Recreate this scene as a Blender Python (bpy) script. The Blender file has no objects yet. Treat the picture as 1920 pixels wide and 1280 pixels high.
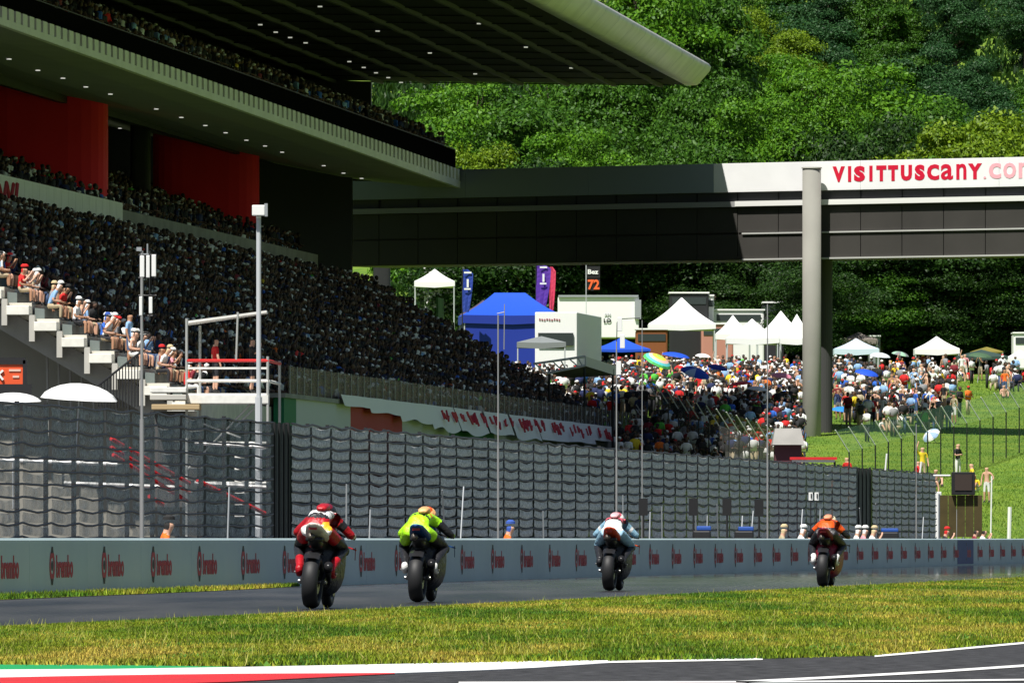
import bpy, math, random
import numpy as np
from mathutils import Vector, Matrix
random.seed(7)
RNG = np.random.default_rng(7)
SC = bpy.context.scene
COL = SC.collection
PI = math.pi
# ------------------------------------------------------------------ camera, light, exposure
H = 0.87                 # camera height above the track, m
F = 400/36*1920          # focal length in photograph pixels (1920 wide)
cd = bpy.data.cameras.new('camera'); cam = bpy.data.objects.new('camera', cd); COL.objects.link(cam)
cam.location = (0, 0, H); cam.rotation_euler = (PI/2, 0, 0)
cd.lens = 400; cd.sensor_width = 36; cd.shift_y = 370/1920
cd.clip_start = 1; cd.clip_end = 6000
SC.camera = cam
SUN = Vector((-0.24, -0.45, 0.86)).normalized()
w = bpy.data.worlds.new('World'); SC.world = w; w.use_nodes = True
wn = w.node_tree.nodes; wl_ = w.node_tree.links
sky = wn.new('ShaderNodeTexSky'); sky.sky_type = 'NISHITA'; sky.sun_disc = False
sky.sun_elevation = math.asin(SUN.z); sky.sun_rotation = math.atan2(SUN.x, SUN.y)
bg = wn['Background']; bg.inputs['Strength'].default_value = 0.05
wl_.new(sky.outputs[0], bg.inputs['Color'])
sd = bpy.data.lights.new('sun', 'SUN'); so = bpy.data.objects.new('sun', sd); COL.objects.link(so)
sd.energy = 5.0; sd.angle = math.radians(0.5); sd.color = (1, 0.965, 0.9)
so.rotation_euler = SUN.to_track_quat('Z', 'Y').to_euler(); so.location = (-60, -60, 120)
SC.view_settings.view_transform = 'Standard'; SC.view_settings.look = 'None'
SC.view_settings.exposure = 0.42; SC.view_settings.gamma = 1
SC.view_settings.use_curve_mapping = False
SC.render.engine = 'CYCLES'
SC.cycles.max_bounces = 6; SC.cycles.transparent_max_bounces = 16

# ------------------------------------------------------------------ helpers
TH = math.atan(2390/F)       # direction of the straight
TS = math.atan(1940/F)       # direction of the grandstand
def TP(L, s, z=0.0, t=TH):
    return Vector((s*math.sin(t)-L*math.cos(t), s*math.cos(t)+L*math.sin(t), z))
def SP(L, s, z=0.0): return TP(L, s, z, TS)
def s_of(L, px, t=TH):       # distance along a line L metres left of the camera at which it crosses bearing px
    a = (px-960)/F
    return L*(math.cos(t)+a*math.sin(t))/(math.sin(t)-a*math.cos(t))
def at(px, py, D): return Vector(((px-960)/F*D, D, H+(1010-py)/F*D))
def G(px, py): return at(px, py, F*H/(py-1010))
HP = [(-100,0),(425,0),(500,2.4),(560,4.5),(640,8.6),(700,10.4),(760,11.6),(900,15),(1000,24),(1300,64),(1700,125),(2600,260),(4000,420)]
def hD(D): return float(np.interp(D, [p[0] for p in HP], [p[1] for p in HP]))
def sstep(a, b, x):
    t = min(1, max(0, (x-a)/(b-a))); return t*t*(3-2*t)
def gz(x, y):
    L = -x*math.cos(TH)+y*math.sin(TH)
    Ls = -x*math.cos(TS)+y*math.sin(TS)
    z = hD(y)*sstep(30.5, 34.5, L)
    if y < 614: z *= 1-sstep(46, 48.2, Ls)*(1-sstep(604, 614, y))
    if y > 900: z += 5*math.sin(x*.05+y*.013)*sstep(900, 1100, y)
    return z

MATS = {}
def mat(name, col, rough=0.75, metal=0.0, var=0.0, scale=1.0, col2=None, bump=0.0, bscale=20, alpha=1.0, trans=0.0, emit=0.0, spec=0.4, lo=.35, hi=.65):
    if name in MATS: return MATS[name]
    m = bpy.data.materials.new(name); m.use_nodes = True; nt = m.node_tree; n = nt.nodes; l = nt.links
    b = n['Principled BSDF']
    b.inputs['Roughness'].default_value = rough; b.inputs['Metallic'].default_value = metal
    b.inputs['Specular IOR Level'].default_value = spec
    b.inputs['Base Color'].default_value = (*col, 1)
    tc = n.new('ShaderNodeTexCoord')
    geo = n.new('ShaderNodeNewGeometry')
    if var > 0 or col2:
        nz = n.new('ShaderNodeTexNoise'); nz.inputs['Scale'].default_value = scale; nz.inputs['Detail'].default_value = 4
        l.new(geo.outputs['Position'], nz.inputs['Vector'])
        rp = n.new('ShaderNodeValToRGB'); e = rp.color_ramp.elements
        e[0].position = lo; e[1].position = hi
        c2 = col2 or tuple(min(1, c*(1+var)) for c in col)
        c1 = col if col2 else tuple(c*(1-var) for c in col)
        e[0].color = (*c1, 1); e[1].color = (*c2, 1)
        l.new(nz.outputs['Fac'], rp.inputs['Fac']); l.new(rp.outputs['Color'], b.inputs['Base Color'])
    if bump > 0:
        bn = n.new('ShaderNodeTexNoise'); bn.inputs['Scale'].default_value = bscale; bn.inputs['Detail'].default_value = 5
        l.new(geo.outputs['Position'], bn.inputs['Vector'])
        bp = n.new('ShaderNodeBump'); bp.inputs['Strength'].default_value = bump; bp.inputs['Distance'].default_value = 0.05
        l.new(bn.outputs['Fac'], bp.inputs['Height']); l.new(bp.outputs['Normal'], b.inputs['Normal'])
    if alpha < 1: b.inputs['Alpha'].default_value = alpha
    if trans > 0: b.inputs['Transmission Weight'].default_value = trans
    if emit > 0:
        b.inputs['Emission Color'].default_value = (*col, 1); b.inputs['Emission Strength'].default_value = emit
    MATS[name] = m; return m

WL = {}                      # world position of things, so that parts can be given in world coordinates
class MB:
    def __init__(s): s.v = []; s.f = []; s.m = []
    def add(s, vs, fs, mi=0):
        o = len(s.v); s.v += [tuple(v) for v in vs]
        s.f += [tuple(i+o for i in f) for f in fs]; s.m += [mi]*len(fs); return s
    def hexa(s, p, mi=0):    # 4 bottom points, 4 top points
        return s.add(p, [(3,2,1,0),(4,5,6,7),(0,1,5,4),(1,2,6,5),(2,3,7,6),(3,0,4,7)], mi)
    def box(s, c, d, mi=0, R=None):
        x, y, z = d[0]/2, d[1]/2, d[2]/2
        p = [Vector(q) for q in [(-x,-y,-z),(x,-y,-z),(x,y,-z),(-x,y,-z),(-x,-y,z),(x,-y,z),(x,y,z),(-x,y,z)]]
        if R is not None: p = [R @ q for q in p]
        return s.hexa([q+Vector(c) for q in p], mi)
    def bar(s, a, b, r, mi=0, n=6, r2=None):
        a = Vector(a); b = Vector(b); d = (b-a)
        if d.length < 1e-6: return s
        q = d.to_track_quat('Z', 'Y'); r2 = r if r2 is None else r2
        vs = []
        for (c, rr) in ((a, r), (b, r2)):
            for k in range(n):
                t = 2*PI*(k+.5)/n; vs.append(c+q @ Vector((rr*math.cos(t), rr*math.sin(t), 0)))
        fs = [(k, (k+1) % n, n+(k+1) % n, n+k) for k in range(n)]+[tuple(range(n-1, -1, -1)), tuple(range(n, 2*n))]
        return s.add(vs, fs, mi)
    def path(s, pts, r, mi=0, n=6):
        for a, b in zip(pts[:-1], pts[1:]): s.bar(a, b, r, mi, n)
        return s
    def loft(s, rings, mi=0, cap=True):
        n = len(rings[0]); vs = [p for r in rings for p in r]; fs = []
        for i in range(len(rings)-1):
            for k in range(n):
                fs.append((i*n+k, i*n+(k+1) % n, (i+1)*n+(k+1) % n, (i+1)*n+k))
        if cap: fs += [tuple(range(n-1, -1, -1)), tuple((len(rings)-1)*n+k for k in range(n))]
        return s.add(vs, fs, mi)
    def lathe_x(s, prof, c, mi=0, n=28):   # profile (x, r) spun about an x axis through c
        cx, cy, cz = c; vs = []; fs = []; m = len(prof)
        for k in range(n):
            t = 2*PI*k/n
            for (x, r) in prof: vs.append((cx+x, cy+r*math.cos(t), cz+r*math.sin(t)))
        for k in range(n):
            for i in range(m-1):
                a = k*m+i; b = ((k+1) % n)*m+i; fs.append((a, b, b+1, a+1))
        return s.add(vs, fs, mi)
    def ball(s, c, r, mi=0, nu=10, nv=6):
        rr = r if hasattr(r, '__len__') else (r, r, r); rings = []
        for j in range(nv+1):
            ph = -PI/2+PI*j/nv*0.98+PI*.01
            rings.append([(c[0]+rr[0]*math.cos(ph)*math.cos(2*PI*k/nu), c[1]+rr[1]*math.cos(ph)*math.sin(2*PI*k/nu), c[2]+rr[2]*math.sin(ph)) for k in range(nu)])
        return s.loft(rings, mi)
    def build(s, name, mats, parent=None, smooth=False, bevel=0):
        me = bpy.data.meshes.new(name)
        off = Vector((0,0,0)); p = parent
        if p is not None: off = WL.get(p.name, Vector((0,0,0)))
        me.from_pydata([tuple(Vector(v)-off) for v in s.v], [], s.f)
        for m in (mats if isinstance(mats, (list, tuple)) else [mats]): me.materials.append(m)
        if any(s.m): me.polygons.foreach_set('material_index', s.m)
        if smooth: me.polygons.foreach_set('use_smooth', [True]*len(s.f))
        me.update()
        o = bpy.data.objects.new(name, me); COL.objects.link(o)
        if parent is not None: o.parent = parent; WL[o.name] = off
        if bevel > 0:
            b = o.modifiers.new('bevel', 'BEVEL'); b.width = bevel; b.segments = 2; b.limit_method = 'ANGLE'
        return o
def tag(o, label=None, cat=None, group=None, kind=None):
    if label: o['label'] = label
    if cat: o['category'] = cat
    if group: o['group'] = group
    if kind: o['kind'] = kind
    return o
def empty(name, loc, label=None, cat=None, group=None, rz=0):
    o = bpy.data.objects.new(name, None); COL.objects.link(o); o.location = loc; o.rotation_euler = (0, 0, rz)
    o.empty_display_size = .2
    WL[o.name] = Vector(loc); tag(o, label, cat, group); return o
KIDS = {}
def inst(name, me, parent=None, loc=(0,0,0), rz=0, scale=None):
    o = bpy.data.objects.new(name, me); COL.objects.link(o); o.location = loc; o.rotation_euler = (0,0,rz)
    if scale: o.scale = scale
    if parent is not None:
        o.parent = parent; o.location = Vector(loc)-WL.get(parent.name, Vector((0,0,0)))
    return o
TXT = {}
def text_mesh(s, ext=0.01, off=0.035):
    if len(s) == 1: off = .065 if s.isupper() else .02
    if (s, ext) in TXT: return TXT[(s, ext)]
    c = bpy.data.curves.new('txt', 'FONT'); c.body = s; c.extrude = ext; c.resolution_u = 3
    c.offset = off
    o = bpy.data.objects.new('txt', c); COL.objects.link(o)
    bpy.context.view_layer.update()
    me = bpy.data.meshes.new_from_object(o.evaluated_get(bpy.context.evaluated_depsgraph_get()))
    bpy.data.objects.remove(o)
    n = len(me.vertices); a = np.empty(n*3, dtype=np.float32); me.vertices.foreach_get('co', a); a = a.reshape(-1, 3)
    lo = a.min(0); hi = a.max(0); fs = [tuple(p.vertices) for p in me.polygons]
    bpy.data.meshes.remove(me)
    TXT[(s, ext)] = ((a-lo)/np.maximum(hi-lo, 1e-6), fs, (hi-lo)[0]/max((hi-lo)[1], 1e-6)); return TXT[(s, ext)]
def put_text(name, s, m, parent, o, ex, ey, en, w_, h_, d_=.02):
    """text in the rectangle at o, along ex (width) and ey (height), standing proud along en"""
    a, fs, ar = text_mesh(s)
    if w_ is None: w_ = h_*ar
    o = Vector(o); ex = Vector(ex).normalized(); ey = Vector(ey).normalized(); en = Vector(en).normalized()
    mb = MB(); mb.add([o+ex*float(p[0])*w_+ey*float(p[1])*h_+en*(float(p[2])*d_+.004) for p in a], fs)
    return mb.build(name, m, parent)

def skin_mesh(name, J, E, sub, matfn, mats, root='pelvis'):
    names = list(J); idx = {k: i for i, k in enumerate(names)}
    me = bpy.data.meshes.new(name); me.from_pydata([J[k][:3] for k in names], [(idx[a], idx[b]) for a, b in E], [])
    o = bpy.data.objects.new(name, me); COL.objects.link(o)
    md = o.modifiers.new('skin', 'SKIN'); md.use_smooth_shade = True; md.branch_smoothing = .3
    for i, k in enumerate(names):
        r = J[k][3]; sv = me.skin_vertices[0].data[i]
        sv.radius = (r, J[k][4] if len(J[k]) > 4 else r); sv.use_root = (k == root)
    if sub: s2 = o.modifiers.new('sub', 'SUBSURF'); s2.levels = sub; s2.render_levels = sub
    bpy.context.view_layer.update()
    out = bpy.data.meshes.new_from_object(o.evaluated_get(bpy.context.evaluated_depsgraph_get()))
    bpy.data.objects.remove(o)
    out.name = name
    out.materials.clear()
    for m in mats: out.materials.append(m)
    P = {k: Vector(J[k][:3]) for k in names}
    def near(c):
        best = None; bd = 1e9
        for a, b in E:
            A, B = P[a], P[b]; d = B-A; t = max(0, min(1, (c-A).dot(d)/max(d.length_squared, 1e-9)))
            q = (c-A-d*t).length-(J[a][3]*(1-t)+J[b][3]*t)
            if q < bd: bd = q; best = (a, b, t)
        return best
    for p in out.polygons:
        c = p.center.copy(); p.material_index = matfn(c, near(c)); p.use_smooth = True
    return out
# ------------------------------------------------------------------ materials
M_conc = mat('concrete_grey', (.30,.29,.27), .9, var=.15, scale=.6, bump=.15)
M_concl = mat('concrete_pale', (.52,.50,.45), .85, var=.08, scale=.5)
M_soff = mat('soffit_render', (.40,.39,.36), .8, var=.06, scale=.3)
M_rim2 = mat('rim_paint', (.82,.81,.76), .8, var=.05, scale=.5)
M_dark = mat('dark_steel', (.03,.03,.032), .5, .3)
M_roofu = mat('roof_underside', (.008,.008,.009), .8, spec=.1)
M_roofb = mat('roof_rib', (.03,.03,.033), .7)
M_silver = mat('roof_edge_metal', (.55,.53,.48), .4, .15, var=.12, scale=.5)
M_white = mat('white_paint', (.8,.8,.78), .5)
M_red = mat('red_render', (.85,.012,.035), .7, var=.05, scale=.3)
M_wallw = mat('barrier_white', (.52,.65,.66), .55, var=.06, scale=.35, bump=.05)
M_red2 = mat('logo_red', (.5,.03,.05), .6)
M_blk = mat('black', (.012,.012,.013), .6)
M_galv = mat('galvanised', (.42,.44,.46), .45, .5)
M_bridge = mat('bridge_cladding', (.045,.042,.038), .6, var=.1, scale=.4)
M_grassg = mat('grass_soil', (.055,.085,.012), .95, col2=(.12,.12,.02), scale=.5)
M_hill = mat('meadow', (.08,.17,.012), .95, col2=(.16,.24,.02), scale=.35, bump=.4, bscale=3)
# ------------------------------------------------------------------ ground as one sheet
def ground():
    xs = np.concatenate([np.arange(-500,-80,20), np.arange(-80,120,3.0), np.arange(120,801,20)])
    ys = np.concatenate([np.arange(-60,400,20), np.arange(400,800,5.0), np.arange(800,4001,40)])
    v = [(float(x), float(y), gz(float(x), float(y))) for y in ys for x in xs]
    n = len(xs); f = [(j*n+i, j*n+i+1, (j+1)*n+i+1, (j+1)*n+i) for j in range(len(ys)-1) for i in range(n-1)]
    mb = MB(); mb.add(v, f); o = mb.build('ground', M_hill, smooth=True); tag(o, kind='structure'); return o
ground()
# race track: the far straight.  Hot asphalt seen at a grazing angle mirrors the wall behind it.
def track_mat():
    m = mat('asphalt', (.05,.05,.054), .3, var=.3, scale=1.2); nt = m.node_tree; n = nt.nodes; l = nt.links; b = n['Principled BSDF']
    g = n.new('ShaderNodeNewGeometry'); mp = n.new('ShaderNodeMapping'); mp.inputs['Scale'].default_value = (.6, .05, 1)
    nz = n.new('ShaderNodeTexNoise'); nz.inputs['Scale'].default_value = 1; nz.inputs['Detail'].default_value = 5
    mr = n.new('ShaderNodeMapRange'); mr.inputs['To Min'].default_value = .22; mr.inputs['To Max'].default_value = .42
    l.new(g.outputs['Position'], mp.inputs['Vector']); l.new(mp.outputs['Vector'], nz.inputs['Vector'])
    cr = n.new('ShaderNodeValToRGB'); ce = cr.color_ramp.elements; ce[0].position = .35; ce[1].position = .68; ce[0].color = (.022,.022,.024,1); ce[1].color = (.065,.064,.064,1)
    l.new(nz.outputs['Fac'], cr.inputs['Fac']); l.new(cr.outputs['Color'], b.inputs['Base Color'])
    sp = n.new('ShaderNodeSeparateXYZ'); l.new(g.outputs['Position'], sp.inputs[0])
    dr = n.new('ShaderNodeMapRange'); dr.inputs['From Min'].default_value = 150; dr.inputs['From Max'].default_value = 290; dr.inputs['To Min'].default_value = 1.25; dr.inputs['To Max'].default_value = .14
    l.new(sp.outputs['Y'], dr.inputs['Value']); mm = n.new('ShaderNodeMath'); mm.operation = 'MULTIPLY'; l.new(nz.outputs['Fac'], mr.inputs['Value']); l.new(mr.outputs['Result'], mm.inputs[0]); l.new(dr.outputs['Result'], mm.inputs[1]); l.new(mm.outputs[0], b.inputs['Roughness'])
    b.inputs['Specular IOR Level'].default_value = .05
    return m
M_asph = track_mat()
M_asph2 = mat('asphalt_near', (.045,.045,.048), .9, var=.6, scale=7, bump=.8, bscale=12, spec=.2)
def sheet(name, pts, z, m, thick=0):
    mb = MB(); mb.add([(p[0], p[1], z) for p in pts], [tuple(range(len(pts)))]); o = mb.build(name, m); tag(o, kind='structure')
    if o.data.polygons[0].normal.z < 0: o.data.flip_normals()
    return o
# far straight (L from 16.9 to the wall)
sheet('race_track', [TP(16.9,-40), TP(16.9,2500), TP(26.98,2500), TP(26.98,-40)], .004, M_asph)
M_gr = mat('turf', (.06,.10,.012), .95, col2=(.16,.15,.03), scale=.9)
# verge strip in front of the wall (near end only)
sheet('verge_strip', [TP(24.3,60), TP(24.9,150), TP(26.0,188), TP(26.9,205), TP(26.9,60)], .012, M_gr)
# near verge between the two pieces of track: built as gently rolling turf
def verge():
    # near edge polyline in photograph bearings, far edge is the line L = 16.95
    near = [(-400,1252),(0,1247),(430,1250),(860,1244),(1140,1239),(1430,1235),(1640,1229),(1920,1203),(2300,1175)]
    rows = 26; v = []; f = []
    for i in range(90):
        px = -400+2700*i/89
        py = float(np.interp(px, [a for a,_ in near], [b for _,b in near]))
        A = G(px, py); A.z = 0
        s = s_of(16.95, px); B = TP(16.95, s)
        for j in range(rows):
            t = j/(rows-1); p = A.lerp(B, t); z = .006+.05*math.sin(PI*t)**.7*(1+.3*math.sin(p.x*1.3+p.y*.2))
            v.append((p.x, p.y, z))
    for i in range(89):
        for j in range(rows-1): f.append((i*rows+j, (i+1)*rows+j, (i+1)*rows+j+1, i*rows+j+1))
    mb = MB(); mb.add(v, f); o = mb.build('verge', M_gr, smooth=True); tag(o, kind='structure')
    return near
NEAR = verge()
near_px = [a for a,_ in NEAR]; near_py = [b for _,b in NEAR]
# near piece of track
pts = [G(a, b) for a, b in NEAR]; sheet('near_track', pts+[Vector((60,160,0)), Vector((60,-30,0)), Vector((-40,-30,0)), Vector((-40,60,0))], .003, M_asph2)
def gline(name, a, m, z=.008):        # painted shape: polygon given by bearings on the ground
    return sheet(name, [G(*p) for p in a], z, m)
M_linew = mat('line_white', (.8,.8,.78), .6, var=.1, scale=4)
M_kr = mat('kerb_red', (.62,.02,.025), .6, col2=(.30,.03,.03), scale=2.2, lo=.5, hi=.8); M_kg = mat('kerb_green', (.01,.32,.09), .55, var=.08, scale=3); M_kw = mat('kerb_white', (.8,.8,.78), .6, col2=(.50,.48,.45), scale=2.2, lo=.5, hi=.8)
def kerb(name, top, bot, m, label):
    mb = MB(); n = len(top); zt = .012
    T = [G(*p) for p in top]; B = [G(*p) for p in bot]
    vs = [(p.x,p.y,.004) for p in T]+[(p.x,p.y,zt) for p in T]+[(p.x,p.y,zt*.8) for p in B]+[(p.x,p.y,.004) for p in B]
    fs = []
    for i in range(n-1):
        for k in range(3): fs.append((k*n+i, k*n+i+1, (k+1)*n+i+1, (k+1)*n+i))
    mb.add(vs, fs); return mb
K = empty('kerb', (0,75,0), 'red white and green painted kerb along the near corner edge', 'kerb')
kerb('', [(-400,1246),(0,1248),(200,1249),(430,1252)], [(-400,1256),(0,1257),(200,1256),(430,1252.6)], M_kg, '').build('green_band', M_kg, K)
kerb('', [(-400,1257.2),(0,1257.4),(200,1256.4),(430,1253),(860,1244.5),(900,1243.4),(1000,1241.2),(1140,1240)], [(-400,1276),(0,1272),(200,1268),(430,1265),(740,1263.5),(900,1258),(1000,1253.5),(1140,1244.2)], M_kw, '').build('white_band', M_kw, K)
kerb('', [(-400,1276.4),(0,1272.4),(200,1268.4),(430,1265.4),(740,1263.8)], [(-400,1300),(0,1292),(200,1287),(430,1280),(740,1264.4)], M_kr, '').build('red_band', M_kr, K)
def pline(pts_, w0):
    for i in range(len(pts_)-1): pass
    return [(x, y-w0/2) for x, y in pts_]+[(x, y+w0/2) for x, y in reversed(pts_)]
gline('edge_line', pline([(1136,1242.1),(1300,1239),(1430,1236.4)], 3.6), M_linew)
gline('edge_line', pline([(1640,1231),(1780,1219),(1920,1206),(2100,1190)], 3.4), M_linew)
gline('track_line', pline([(1380,1280),(1540,1272),(1760,1260),(1920,1249),(2100,1238)], 4.2), M_linew)
gline('track_line', pline([(860,1281),(1400,1279.5),(1700,1278),(1920,1275.5),(2100,1272)], 3.0), M_linew)
# ------------------------------------------------------------------ grass blades
def blades(name, P, hgt, wid, m, seed):
    r = np.random.default_rng(seed); n = len(P)
    a = r.random(n)*2*PI; h = hgt*(.45+.9*r.random(n)**1.5); wd = wid*(.6+.8*r.random(n))
    dx = np.cos(a)*wd/2; dy = np.sin(a)*wd/2; lean = r.normal(0, .35, (n, 2))*h[:, None]
    V = np.empty((n, 3, 3)); V[:,0] = P; V[:,1] = P; V[:,2] = P
    V[:,0,0] -= dx; V[:,0,1] -= dy; V[:,1,0] += dx; V[:,1,1] += dy
    V[:,2,0] += lean[:,0]; V[:,2,1] += lean[:,1]; V[:,2,2] += h
    me = bpy.data.meshes.new(name); me.vertices.add(3*n); me.vertices.foreach_set('co', V.reshape(-1).astype(np.float32))
    me.loops.add(3*n); me.loops.foreach_set('vertex_index', np.arange(3*n, dtype=np.int32))
    me.polygons.add(n); me.polygons.foreach_set('loop_start', np.arange(0, 3*n, 3, dtype=np.int32))
    me.polygons.foreach_set('loop_total', np.full(n, 3, dtype=np.int32)); me.materials.append(m); me.update(); me.validate()
    o = bpy.data.objects.new(name, me); COL.objects.link(o); tag(o, kind='stuff'); return o
def grass_mat():
    m = bpy.data.materials.new('grass_blades'); m.use_nodes = True; nt = m.node_tree; n = nt.nodes; l = nt.links; b = n['Principled BSDF']
    g = n.new('ShaderNodeNewGeometry')
    mp = n.new('ShaderNodeMapping'); mp.inputs['Scale'].default_value = (.55, .045, 0)
    l.new(g.outputs['Position'], mp.inputs['Vector'])
    nz = n.new('ShaderNodeTexNoise'); nz.inputs['Scale'].default_value = 1.0; nz.inputs['Detail'].default_value = 6
    l.new(mp.outputs['Vector'], nz.inputs['Vector'])
    rp = n.new('ShaderNodeValToRGB'); e = rp.color_ramp.elements
    e[0].position = .36; e[0].color = (.05,.13,.005,1); e[1].position = .68; e[1].color = (.48,.36,.06,1)
    k = e.new(.5); k.color = (.17,.235,.008,1)
    l.new(nz.outputs['Fac'], rp.inputs['Fac'])
    n2 = n.new('ShaderNodeTexNoise'); n2.inputs['Scale'].default_value = 1.1; n2.inputs['Detail'].default_value = 5; l.new(g.outputs['Position'], n2.inputs['Vector'])
    ad = n.new('ShaderNodeMath'); ad.operation = 'ADD'; hf = n.new('ShaderNodeMath'); hf.operation = 'MULTIPLY_ADD'; hf.inputs[1].default_value = .55; hf.inputs[2].default_value = -.275
    l.new(n2.outputs['Fac'], hf.inputs[0]); l.new(nz.outputs['Fac'], ad.inputs[0]); l.new(hf.outputs[0], ad.inputs[1]); l.new(ad.outputs[0], rp.inputs['Fac'])
    mx = n.new('ShaderNodeMix'); mx.data_type = 'RGBA'; mx.blend_type = 'MULTIPLY'; mx.inputs['Factor'].default_value = 1
    rr = n.new('ShaderNodeMapRange'); rr.inputs['To Min'].default_value = .3; rr.inputs['To Max'].default_value = 1.6
    l.new(g.outputs['Random Per Island'], rr.inputs['Value'])
    l.new(rp.outputs['Color'], mx.inputs['A']); l.new(rr.outputs['Result'], mx.inputs['B']); l.new(mx.outputs['Result'], b.inputs['Base Color'])
    b.inputs['Roughness'].default_value = .7; b.inputs['Specular IOR Level'].default_value = .25
    return m
M_bl = grass_mat()
def verge_grass():
    n = 560000; px = -120+2160*RNG.random(n); py = np.interp(px, near_px, near_py)-1010
    Dn = F*H/py; a = (px-960)/F
    s = 16.95*(math.cos(TH)+a*math.sin(TH))/(math.sin(TH)-a*math.cos(TH)); Df = s*math.cos(TH)+16.95*math.sin(TH)
    t = RNG.random(n)
    D = 1/(1/Dn*(1-t)+1/Df*t)**1.0      # even density as seen, denser near the camera
    D = np.minimum(D+RNG.normal(0,.3,n), Df+.3); x = a*D
    tt = (D-Dn)/(Df-Dn); z = .006+.05*np.sin(PI*np.clip(tt,0,1))**.7*.9
    return np.stack([x, D, z], 1)
VG = verge_grass()
blades('verge_grass', VG, .036, .018, M_bl, 3)
blades('seed_stalks', VG[::90]+np.array([.02,.03,0]), .085, .009, mat('stalk_straw',(.42,.36,.10),.8,col2=(.25,.33,.04),scale=1.5), 13)
sel = VG[(np.sin(VG[:,0]*2.3+VG[:,1]*.31)+np.sin(VG[:,0]*5.1-VG[:,1]*.77) > 1.1)][::9]
blades('broadleaf_weeds', sel, .035, .06, mat('weed_green',(.05,.16,.012),.8,col2=(.10,.24,.02),scale=3), 14)
n = 26000; ss = 80+125*RNG.random(n); wv = np.interp(ss, [80,150,188,205],[24.3,24.9,26.0,26.9]); LL = wv+(26.85-wv)*RNG.random(n)
P = np.stack([ss*math.sin(TH)-LL*math.cos(TH), ss*math.cos(TH)+LL*math.sin(TH), np.full(n,.012)],1)
blades('strip_grass', P, .07, .02, M_bl, 4)
# meadow grass behind the fence, on the right bank
n = 120000; D = 428+330*RNG.random(n)**1.2; px = 1500+480*RNG.random(n); x = (px-960)/F*D
z = np.array([gz(float(a), float(b)) for a, b in zip(x, D)])
M_bl2 = mat('meadow_blades', (.09,.19,.012), .8, col2=(.22,.32,.03), scale=.25)
blades('meadow_grass', np.stack([x, D, z-.02],1), .10, .05, M_bl2, 5)
# ------------------------------------------------------------------ concrete barrier wall with painted logos
W = empty('barrier_wall', TP(27,150), 'long white concrete barrier wall with red and black logos along the far side of the straight', 'wall')
zt = .885
ch = .035
s0 = -30; seg = 6.0; i = 0
secs = [(27.0,0.004),(27.0,zt-ch),(27.0+ch*.8,zt),(27.3,zt),(27.3,.004)]
def wall_me():
    mb = MB()
    A = [TP(L,0,z)-TP(27,0,0) for L, z in secs]; B = [TP(L,seg-.012,z)-TP(27,0,0) for L, z in secs]
    mb.loft([A, B]); o = mb.build('wall_panel', M_wallw); me = o.data; bpy.data.objects.remove(o); return me
wme = wall_me()
for k in range(116):
    inst('wall_panel', wme, W, TP(27, 96+k*seg, 0))
ex = TP(0,1)-TP(0,0); en = -(TP(1,0)-TP(0,0)).normalized()
def logo_me():
    a, fs, ar = text_mesh('brembo'); me = MB()
    o = en*.003
    me.add([o+ex*(.72+float(p[0])*1.75)+Vector((0,0,1))*(.26+float(p[1])*.36)+en*(.004*float(p[2])) for p in a], fs, 0)
    for (r0, r1, mi, zc) in ((.13,.25,0,0),(.0,.08,1,0)):
        n = 24; vs = []; fs2 = []
        for q in range(n):
            t = 2*PI*q/n
            for r in (r0, r1): vs.append(o+ex*(.3+r*1.1*math.cos(t))+Vector((0,0,.45+r*math.sin(t)))+en*.002)
        for q in range(n): fs2.append((2*q, 2*q+1, 2*((q+1)%n)+1, 2*((q+1)%n)))
        me.add(vs, fs2, mi)
    for sg in (-1, 1):   # black caliper-shaped bars above and below the disc
        vs = [o+ex*(.3+dx)+Vector((0,0,.45+sg*dz))+en*.004 for dx, dz in ((-.13,.2),(.13,.2),(.07,.3),(-.07,.3))]
        me.add(vs, [(0,1,2,3)], 1)
    ob = me.build('painted_logo', [M_red2, M_blk]); d = ob.data; bpy.data.objects.remove(ob); return d
lme = logo_me()
for k in range(-5, 60):
    inst('painted_logo', lme, W, TP(27, s_of(27, 92)+k*5.55, 0))
# blue painted stretch of the wall
mb = MB(); a, b_ = s_of(27,1795), s_of(27,1825)
mb.add([TP(26.994,a,.05),TP(26.994,b_,.05),TP(26.994,b_,zt-ch-.01),TP(26.994,a,zt-ch-.01)], [(0,1,2,3)]); mb.build('blue_panel', mat('blue_paint',(.03,.07,.25),.6), W)
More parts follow.
